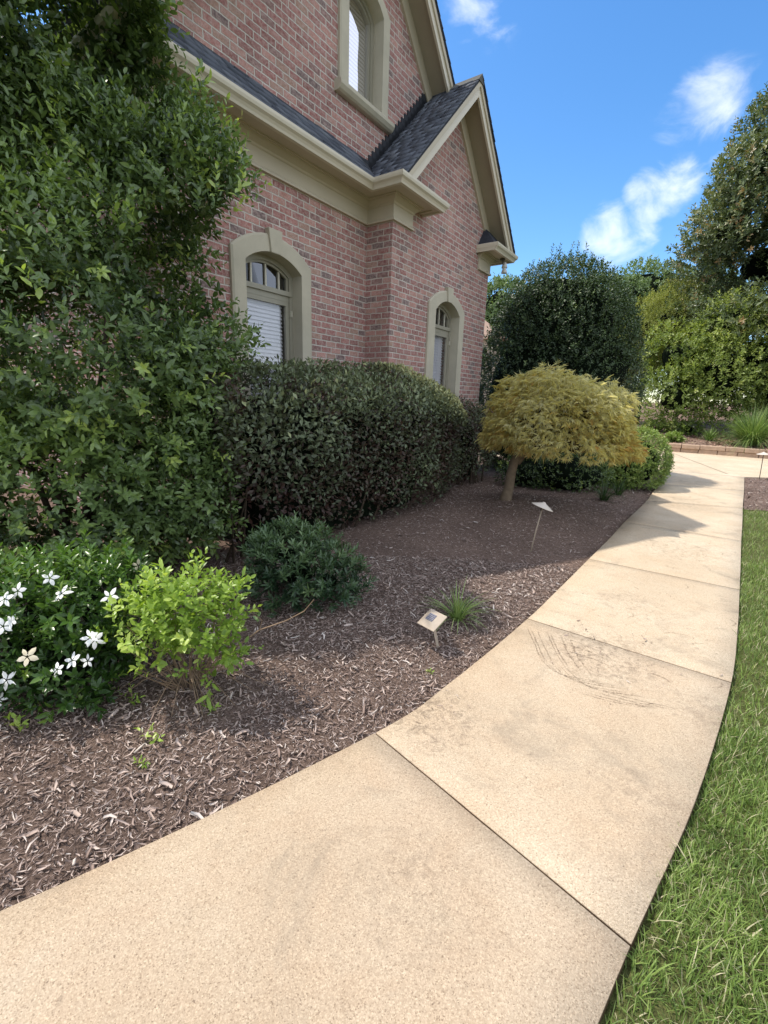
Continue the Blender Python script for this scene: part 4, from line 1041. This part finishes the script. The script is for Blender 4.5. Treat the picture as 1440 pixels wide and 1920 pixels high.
# glossy low evergreen mound
MT['laurel'] = leaf_mat('laurel_leaf', [(0, (.012, .03, .016)), (.4, (.035, .075, .035)), (.75, (.12, .19, .08)), (1, (.24, .33, .14))], .18, .32, .55)
shrub('laurel_mound', 'small dark green mound with narrow pointed leaves in the mulch before the hedge', 'shrub', (-.64, 3.3, 0), [(-.64, 3.30, .22, .42, .38, .33), (-.72, 3.35, .34, .30, .28, .22), (-.42, 3.25, .18, .28, .26, .22)], 620, 11, .072, .018, MT['laurel'], 701, depth=(.35, 1.0), tl=.09, spread=1.05, core=.30, tint0=.50, lighten=.25, outw=.7, upw=.75, zmin=.03, tipbias=.35, newg=.03)

# gardenia with white flowers
MT['gard'] = leaf_mat('gardenia_leaf', [(0, (.014, .036, .009)), (.35, (.036, .085, .018)), (.7, (.085, .175, .03)), (.85, (.15, .26, .045)), (1, (.26, .36, .08))], .3, .30, .55)
gd = shrub('flowering_shrub', 'bright green low shrub carrying white five petalled flowers, bottom left', 'shrub', (-1.8, 2.2, 0), [(-1.88, 2.22, .28, .50, .40, .36), (-1.56, 2.34, .36, .32, .32, .31), (-2.15, 2.15, .25, .4, .36, .32), (-1.56, 2.06, .18, .24, .22, .20)], 1500, 9, .056, .021, MT['gard'], 801, depth=(.35, 1.02), tl=.085, spread=1.0, core=.28, tint0=.46, lighten=.3, outw=.7, upw=.6, zmin=.03, newg=.12)
MT['petal'] = attr_mat('petal', [(0, (.62, .54, .36)), (.5, (.80, .79, .74)), (1, (.86, .86, .84))], .6, .3)
FLW = [(-1.734, 1.954, .583, 1), (-1.697, 1.992, .613, 1), (-1.609, 2.069, .646, 1), (-1.669, 1.896, .507, 1), (-1.702, 1.87, .49, 1), (-1.341, 2.10, .543, 1), (-1.355, 2.40, .60, .1), (-1.355, 1.93, .41, 1), (-1.345, 1.955, .39, .9), (-1.573, 1.83, .369, .1), (-1.416, 1.895, .312, 1), (-1.369, 1.925, .295, 1), (-1.467, 1.86, .285, 1), (-1.671, 1.82, .257, .9), (-1.748, 1.84, .13, .9), (-1.79, 1.85, .33, 1), (-1.52, 2.02, .58, .95)]
r = np.random.default_rng(802)
for (x, y, z, tt) in FLW:
    fm = unit(np.array([r.normal(.05, .25), -.75 + r.normal(0, .2), .6 + r.normal(0, .2)])); a1 = unit(np.cross(fm, [0, 0, 1.0])); a2 = np.cross(a1, fm); ph = r.uniform(0, 6.28)
    P_ = []; D_ = []; N_ = []
    for j in range(5):
        a = ph + j * 1.2566; d = a1 * math.cos(a) + a2 * math.sin(a); P_.append(d * .004); D_.append(d + fm * r.uniform(-.05, .3)); N_.append(fm)
    P_ = np.array(P_); sz = .038 * r.uniform(.8, 1.25)
    Vv, Q, T, m_ = leaves(P_, np.array(D_), np.array(N_), sz * r.uniform(.85, 1.1, 5), sz * r.uniform(.42, .6, 5), r, 1, .22, -.22)
    fo = mesh_np('flower', Vv + np.array([x + 1.8, y - 2.2, z]) + fm * .02, [Q, T], MT['petal'], gd, tint=np.clip(np.full(len(Vv), tt) + r.normal(0, .04, len(Vv)), 0, 1))

# lime green bushy perennial
MT['lime'] = leaf_mat('lime_leaf', [(0, (.08, .14, .022)), (.4, (.21, .33, .05)), (.75, (.37, .52, .09)), (1, (.55, .66, .18))], .35, .38, .45)
lb = (-1.02, 2.16, 0)
lm = shrub('lime_bush', 'bushy lime green plant with twiggy brown base at the front of the bed', 'shrub', lb, [(-1.02, 2.16, .43, .27, .24, .22), (-.87, 2.12, .39, .19, .19, .26), (-1.14, 2.12, .36, .20, .20, .19)], 360, 7, .050, .025, MT['lime'], 901, depth=(.30, 1.05), tl=.10, spread=1.05, core=0, tint0=.5, lighten=.25, outw=.6, upw=.7, zmin=.13, newg=.25, rough=.2, freq=6)
r = np.random.default_rng(902)
# bigger leaved shoots at its right side and top
TP = np.array([(-.80, 2.10, .20), (-.83, 2.08, .30), (-.86, 2.10, .12), (-.78, 2.12, .36), (-.76, 2.12, .46), (-.80, 2.16, .50), (-.73, 2.10, .52), (-1.05, 2.12, .58), (-.92, 2.15, .60)]); TDr = unit(np.array([(.35, -.4, .5), (.1, -.7, .3), (.1, -.8, -.2), (.4, -.1, 1), (.25, 0, 1), (-.1, 0, 1), (.3, 0, 1), (-.2, -.2, 1), (.1, 0, 1)]))
d = twig_leaves(TP, TDr, np.full(9, .17), 9, np.full(9, .085), .026, r, .9)
foliage('long_leaf_shoot', d, MT['lime'], lm, lb, r.normal(.5, .12, len(d[0])), r, 1)
mb = MB(); rr_ = random.Random(5)
for i in range(44):
    a = rr_.uniform(0, 6.28); l = rr_.uniform(.12, .34); x, y = math.cos(a) * l, math.sin(a) * l * .8; zt = rr_.uniform(.2, .5)
    mb.tube([(x * .12, y * .12, -.03), (x * .5 + rr_.uniform(-.03, .03), y * .5, zt * .45), (x, y, zt)], [.0035, .0028, .0015], 5)
for i in range(14):
    a = rr_.uniform(3.0, 6.4); l = rr_.uniform(.25, .45); x, y = math.cos(a) * l, math.sin(a) * l * .7
    mb.tube([(x * .2, y * .2, .14), (x * .6, y * .6, .10), (x, y, .012)], [.003, .0022, .0012], 5)
mb.build('stem', MT['twig'], lm); mb = MB()
mb.tube([(.22, .05, .20), (.36, .10, .30), (.50, .14, .34), (.60, .14, .40), (.655, .13, .475)], [.004, .0038, .0032, .0028, .002], 5)
mb.tube([(.36, .10, .30), (.385, .08, .37), (.33, .05, .43)], [.0025, .002, .001], 5)
mb.build('long_twig', MT['twig'], lm)
d = twig_leaves(np.array([(-.70, 2.22, .40), (-.66, 2.24, .36)]), unit(np.array([(-.3, -.2, 1), (.1, -.2, 1.)])), np.full(2, .06), 5, np.full(2, .04), .022, r, 1.0)
foliage('sprig', d, MT['laurel'], lm, lb, r.normal(.8, .1, len(d[0])), r, 1)

# small weeds and seedlings in the mulch
WEED = [(-1.02, 1.76, .10, 7, .034, 'yellow green weed sprig in the mulch straight below the lime bush'), (-1.0, 1.63, .05, 6, .026, 'flat little weed seedling nearest the path below the lime bush'), (-.84, 1.98, .07, 7, .036, 'leafy seedling at the right foot of the lime bush'),
        (-1.66, 1.80, .07, 6, .05, 'yellowing sprig at the foot of the flowering shrub'), (-1.24, 2.0, .12, 8, .036, 'trailing green sprig between the flowering shrub and the lime bush'), (-1.74, 1.72, .05, 5, .05, 'pale striped seedling at the far left edge of the bed'), (.30, 2.42, .02, 4, .028, 'tiny yellow green seedling left of the square solar light')]
for i, (x, y, h, m_, L, lb_) in enumerate(WEED):
    r = np.random.default_rng(950 + i); z = float(bed_z(np.array([x]), np.array([y]))[0])
    root = empty('weed', (x, y, z)); tag(root, lb_, 'weed')
    TP = np.array([(0, 0, .003), (.0, 0, .0), (0, 0, 0)]); d = twig_leaves(TP, unit(np.array([(.1, -.1, 1.), (.7, -.3, .7), (-.7, .1, .7)])), np.full(3, h), m_, np.full(3, L), L * .42, r, 1.1)
    foliage('leaf_rosette', d, MT['lime'], root, (0, 0, 0), r.normal(.55 if 'yellow' not in lb_ else .85, .12, len(d[0])), r, 1)
    MB().tube([(0, 0, -.03), (.005, -.005, h)], [.002, .0012], 5).build('stem', MT['twig'], root)

# ------------------------------------------------------------------ garden lights
def bedz1(x, y): return float(bed_z(np.array([x]), np.array([y]))[0])
# square solar light on a leaning stake
x, y = .395, 2.70; root = empty('solar_light', (x, y, bedz1(x, y))); tag(root, 'square copper coloured solar stake light leaning over the mulch', 'garden light')
ax = Vector((-.32, -.05, 1)).normalized(); q_ = Vector((0, 0, 1)).rotation_difference(ax).to_matrix() @ Matrix.Rotation(R(40), 3, 'Z')
tip = q_ @ Matrix.Rotation(R(16), 3, Vector((1, -1, 0)).normalized())
def xf(mb, off): mb.v = [tuple(tip @ Vector(p) + off) for p in mb.v]; return mb
top = ax * .215
mb = MB(); mb.tube([(0, 0, -.06), ax * .165], [.011, .013], 4); mb.v = [tuple(p) for p in mb.v]; mb.build('stake', MT['solar_metal'], root)
mb = MB(); h = .022; mb.hexa([(-h, -h, -.05), (h, -h, -.05), (h, h, -.05), (-h, h, -.05), (-.036, -.036, .0), (.036, -.036, .0), (.036, .036, .0), (-.036, .036, .0)]); xf(mb, top).build('lantern', plain('lantern_glass', (.30, .26, .21), .25, .5), root)
mb = MB()
for sx, sy in ((1, 1), (1, -1), (-1, 1), (-1, -1)): mb.tube([(sx * h, sy * h, -.055), (sx * .039, sy * .039, .002)], .005, 5)
xf(mb, top).build('lantern_frame', MT['bronze_dark'], root)
mb = MB(); a, b = .070, .030; mb.hexa([(-a, -a, 0), (a, -a, 0), (a, a, 0), (-a, a, 0), (-b, -b, .022), (b, -b, .022), (b, b, .022), (-b, b, .022)]); mb.box(-a, a, -a, a, -.007, 0)
cap = xf(mb, top).build('cap', MT['solar_metal'], root)
mb = MB(); mb.box(-b + .002, b - .002, -b + .002, b - .002, .022, .0245); xf(mb, top).build('solar_panel', plain('solar_cell', (.10, .10, .15), .25, .6, .2, 40.), cap)
mb = MB()
for i in range(5):
    t_ = -b + .006 + i * (2 * b - .012) / 4; mb.box(t_ - .0006, t_ + .0006, -b + .003, b - .003, .0245, .0252)
xf(mb, top).build('grid_line', plain('grid_silver', (.5, .5, .5), .4, .5), cap)

def path_light(x, y, z, h, lean, label, hat=.095, mat=None, tilt=(0, 0)):
    root = empty('path_light', (x, y, z)); tag(root, label, 'garden light')
    tp = Vector((lean[0], lean[1], h)); ax = tp.normalized(); rot = (Vector((0, 0, 1)).rotation_difference(ax).to_matrix() @ Matrix.Rotation(R(tilt[0]), 3, 'X') @ Matrix.Rotation(R(tilt[1]), 3, 'Y'))
    MB().tube([(0, 0, -.08), tp * .5, tp], .0075, 8).build('pole', mat or MT['bronze'], root, smooth=True)
    m = MB(); m.lathe([(.002, .042), (.014, .040), (.022, .030), (.05, .018), (hat, -.012), (hat, -.016), (.04, .002), (.002, .004)], 28); m.v = [tuple(rot @ Vector(p) + tp) for p in m.v]
    m.build('hat', MT['hat'], root, smooth=False)
    m = MB(); m.lathe([(.011, .0), (.011, -.055), (.0, -.055)], 12); m.v = [tuple(rot @ Vector(p) + tp) for p in m.v]; m.build('lamp_socket', mat or MT['bronze_dark'], root, smooth=True)
MT['hat'] = plain('hat_metal', (.62, .54, .46), .42, .5, .1, 10.)
path_light(1.57, 4.66, bedz1(1.57, 4.66), .50, (.10, .05), 'bronze mushroom path light leaning in the mulch beside the maple', .116, tilt=(5, 8))
path_light(8.69, 10.575, -.03, .58, (-.04, 0), 'thin dark path light at the far right corner of the path', .13, MT['bronze_dark'])

# ------------------------------------------------------------------ low stone edging wall and the bank behind it
wa, wb = np.array([6.2, 18.6]), np.array([18.0, 11.15]); wd = unit(wb - wa); wq = np.array([-wd[1], wd[0]]); 
if wq[1] < 0: wq = -wq
wl = float(np.linalg.norm(wb - wa))
root = empty('garden_wall', (wa[0], wa[1], 0)); tag(root, 'low two course tan block edging wall across the end of the path', 'garden wall')
rr_ = random.Random(9)
for nm, z0, z1, lo, hi, back in (('lower_course', -.06, .13, .42, .62, .30), ('cap_course', .133, .27, .5, .95, .34)):
    m = MB(); t_ = 0
    while t_ < wl:
        l = rr_.uniform(lo, hi); f0 = (-.03 if nm == 'cap_course' else 0) + rr_.uniform(-.012, .012); e = rr_.uniform(.004, .012); dz = rr_.uniform(-.006, .006)
        P = []
        for z in (z0 + dz, z1 + dz):
            for a_, b_ in ((t_ + e, f0), (t_ + l - e, f0 + rr_.uniform(-.008, .008)), (t_ + l - e, back), (t_ + e, back)): p2 = wd * a_ + wq * b_; P.append((p2[0], p2[1], z))
        m.hexa(P); t_ += l
    m.build(nm, MT['block'], root, bevel=.012)
# bank: rises behind the wall
t = NT('leaf_litter'); p_ = t.pos(); n1 = t.noise(p_, 9., 6, .75, dist=.8)
t.bsdf(t.ramp(n1, [(.3, (.06, .04, .03)), (.5, (.20, .135, .105)), (.68, (.38, .27, .21))]), .95, t.bump(n1, .03), .1); MT['litter'] = t.done()
na, nb = 60, 24; V = []; 
for j in range(nb):
    for i in range(na):
        a_ = -8 + i * (wl + 16) / (na - 1); b_ = .3 + j * .9; p2 = wa + wd * a_ + wq * b_
        z = .20 + .10 * b_ - .0012 * b_ * b_ + .03 * math.sin(a_ * 1.3 + b_) + .02 * math.sin(a_ * 3.1 - b_ * 2)
        V.append((p2[0], p2[1], z))
F = [(j * na + i, j * na + i + 1, (j + 1) * na + i + 1, (j + 1) * na + i) for j in range(nb - 1) for i in range(na - 1)]
tag(mesh_np('bank', V, [F], MT['litter'], smooth=True), kind='structure')
def bank_z(b_): return .20 + .10 * b_ - .0012 * b_ * b_
r = np.random.default_rng(77); n = 2600
a_ = r.uniform(2, 12, n); b_ = r.uniform(.35, 3.6, n); p2 = wa + a_[:, None] * wd + b_[:, None] * wq
P = np.column_stack([p2, bank_z(b_) + .03]); D = unit(r.normal(size=(n, 3)) * np.array([1, 1, .3])); Nm = np.array([0, 0, 1.]) + r.normal(0, .4, (n, 3)); L = r.uniform(.07, .16, n)
MT['fallen'] = attr_mat('fallen_leaf', [(0, (.14, .08, .055)), (.4, (.34, .20, .15)), (.7, (.50, .33, .25)), (.9, (.40, .36, .16)), (1, (.60, .50, .42))], .8, .2)
o = foliage('fallen_leaves', (P, D, Nm, L, L * .5), MT['fallen'], None, (0, 0, 0), r.uniform(0, 1, n), r, 0); tag(o, 'tan and pink fallen leaves covering the bank behind the low wall', 'fallen leaves', kind='stuff')

# ornamental grass and small plants on the bank
def bank_pt(a_, b_): p2 = wa + wd * a_ + wq * b_; return (float(p2[0]), float(p2[1]), bank_z(b_) + .02)
p = bank_pt(6.75, .95)
o = tuft('ornamental_grass', 'large arching pale green ornamental grass behind the low wall, right edge', p[0], p[1], 1300, 1.5, .022, .85, 1001, 'grass clump', spread=.62, curl=1.6); o.location = p
p = bank_pt(5.6, 1.5); o = tuft('ornamental_grass', 'shorter bright green grassy clump left of the arching ornamental grass', p[0], p[1], 240, .55, .02, .8, 1002, 'grass clump', spread=.7); o.location = p
MT['bright'] = leaf_mat('bright_leaf', [(0, (.06, .10, .02)), (.4, (.14, .22, .04)), (.75, (.26, .36, .08)), (1, (.42, .50, .18))], .3, .4, .4)
for i, (a_, b_, s_, lb_) in enumerate([(3.9, 2.9, .42, 'small green leafy plant on the bank at the foot of the pale leaved bush'), (4.9, 2.6, .6, 'knee high green plant on the bank, nearer the ornamental grass'), (4.5, .8, .26, 'flat green groundcover tuft right behind the low wall')]):
    p = bank_pt(a_, b_); shrub('bank_plant', lb_, 'plant', p, [(p[0], p[1], p[2] + s_ * .35, s_, s_ * .8, s_ * .55)], 170, 7, .10, .05, MT['bright'], 1010 + i, depth=(.3, 1.0), tl=.14, lod=0, core=.4, tint0=.5, lighten=.2, zmin=.1)

# pale leaved bushes at the back, magnolia, far trees
MT['pale'] = leaf_mat('pale_broadleaf', [(0, (.04, .06, .016)), (.35, (.13, .185, .045)), (.6, (.26, .33, .085)), (.8, (.42, .49, .15)), (1, (.56, .60, .24))], .35, .42, .4)
shrub('broadleaf_bush', 'big sunlit yellow green broadleaf bush behind the fallen leaves', 'shrub', (12.0, 18.9, .6), [(11.3, 18.6, 1.9, 1.25, 1.2, 1.3), (12.5, 18.2, 2.6, 1.5, 1.3, 1.6), (11.7, 19.4, 3.4, 1.5, 1.4, 1.4), (13.6, 18.0, 3.2, 1.6, 1.4, 1.7), (14.6, 17.6, 2.3, 1.5, 1.3, 1.7), (13.0, 18.6, 4.5, 1.3, 1.2, 1.2)], 5200, 8, .14, .068, MT['pale'], 1101, depth=(.45, 1.05), tl=.25, lod=0, rough=.15, freq=1.8, hole=-.85, core=.45, tint0=.46, lighten=.2, newg=.15, zmin=.7)
MT['yellowish'] = leaf_mat('feathery_leaf', [(0, (.10, .12, .03)), (.4, (.25, .28, .07)), (.75, (.40, .42, .12)), (1, (.52, .50, .18))], .3, .5, .3)
shrub('feathery_tree', 'soft yellow green feathery tree between the dark holly and the magnolia', 'tree', (11.6, 21.6, .5), [(11.3, 21.6, 4.1, 1.1, 1.1, 1.9), (12.3, 21.4, 4.9, 1.3, 1.2, 1.6), (10.8, 21.9, 3.2, 1.0, 1., 1.5)], 4200, 8, .10, .036, MT['yellowish'], 1102, depth=(.45, 1.05), tl=.22, lod=0, rough=.14, freq=2, core=.5, tint0=.5, lighten=.2, zmin=.7, upw=.8, stems=[([(11.5, 21.6, .3), (11.5, 21.6, 3.2)], [.14, .08])])
MT['magn'] = leaf_mat('magnolia_leaf', [(0, (.025, .040, .017)), (.3, (.075, .11, .048)), (.55, (.15, .19, .085)), (.72, (.26, .30, .15)), (.86, (.32, .26, .12)), (1, (.40, .25, .13))], .2, .38, .5)
ml = [(16.4, 20.0, 9.2, 4.3, 4.0, 2.3), (16.5, 20.2, 7.2, 4.8, 4.2, 2.2), (16.8, 20.2, 11.6, 3.2, 3.2, 2.0), (17.4, 20.2, 13.4, 2.0, 2.2, 1.8), (15.9, 19.6, 5.2, 4.4, 3.6, 2.0), (12.9, 19.6, 8.2, 1.4, 1.5, 1.1), (13.0, 19.2, 9.8, 1.3, 1.3, 1.0), (14.2, 19.4, 11.6, 1.1, 1.2, .9)]
mg = shrub('magnolia_tree', 'tall glossy magnolia with bronze tinged leaves at the right edge', 'tree', (16.0, 20.2, .6), ml, 14000, 9, .20, .085, MT['magn'], 1201, depth=(.50, 1.05), tl=.32, lod=0, rough=.20, freq=1.5, hole=-.62, core=.38, tint0=.45, lighten=.1, newg=.07, zmin=2.2, stems=[([(16, 20.2, .3), (16, 20.2, 6), (16.4, 20.2, 12.5)], [.32, .22, .06])])

def far_tree(name, label, x, y, h, w, mat, seed, n=1500, group=None):
    r = np.random.default_rng(seed); lobes = [(x, y, h * .62, w * .5, w * .5, h * .34)]
    for i in range(7):
        a = i * .9 + r.uniform(0, .4); lobes.append((x + math.cos(a) * w * .32, y + math.sin(a) * w * .32, h * r.uniform(.45, .82), w * r.uniform(.2, .3), w * .25, h * r.uniform(.12, .18)))
    return shrub(name, label, 'tree', (x, y, 0), lobes, n, 7, .45, .25, mat, seed, depth=(.8, 1.06), tl=.7, lod=0, rough=.12, freq=.7, core=.78, tint0=.5, lighten=.25, zmin=1.5, newg=.1, stems=[([(x, y, -.2), (x, y, h * .6)], [.35, .2])], group=group)
MT['far'] = leaf_mat('far_leaf', [(0, (.05, .085, .04)), (.4, (.12, .18, .085)), (.75, (.20, .28, .13)), (1, (.30, .38, .19))], .25, .5, .3)
far_tree('far_tree', 'hazy distant tree showing above the yellow green tree', 30.2, 60, 18.6, 9, MT['far'], 1301)
far_tree('far_tree', 'shorter distant tree just right of the dark holly top', 24.5, 58, 16.2, 8, MT['far'], 1302)
far_tree('far_tree', 'distant tree half hidden behind the magnolia', 38, 62, 18, 10, MT['far'], 1303)
far_tree('far_tree', 'distant tree seen between the house corner and the dark holly', 12.6, 58, 15.4, 7, MT['far'], 1304)
far_tree('far_tree', 'farthest tree low behind the holly shoots', 20, 66, 15, 9, MT['far'], 1305)

# neighbouring house glimpsed between the house and the holly
nh = empty('neighbour_house', (5.0, 33.0, 0)); tag(nh, 'pale neighbouring house with tan roof glimpsed behind the holly', 'house')
MB().box(-2.6, 2.6, 0, 8, -.1, 5.6).build('wall', plain('pale_stucco', (.62, .52, .42), .9, .1, .1, 2.), nh)
MB().add([(-3, -.4, 5.55), (3, -.4, 5.55), (3, 8.4, 5.55), (-3, 8.4, 5.55), (0, 2.2, 8.3), (0, 5.8, 8.3)], [(0, 1, 4), (1, 2, 5, 4), (2, 3, 5), (3, 0, 4, 5), (0, 3, 2, 1)]).build('roof', plain('tan_shingle', (.42, .30, .24), .9, .1, .15, 6.), nh)
for x0, z0, z1 in ((-1.4, 1.0, 2.6), (.6, 1.0, 2.6), (.6, 3.6, 5.0)): MB().box(x0, x0 + 1, -.06, -.01, z0, z1).build('window', MT['dark'], nh)

# ------------------------------------------------------------------ groups of like things
GROUPS = {'grass_tuft': 'grassy tufts in the mulch bed', 'weed': 'weeds and seedlings in the mulch', 'far_tree': 'distant trees', 'path_light': 'mushroom path lights', 'bank_plant': 'small plants on the bank',
          'ornamental_grass': 'ornamental grasses on the bank', 'clipped_hedge': 'clipped hedges along the house'}
for o in list(COL.objects):
    if o.parent is None:
        b = o.name.split('.')[0]
        if b in GROUPS: o['group'] = GROUPS[b]
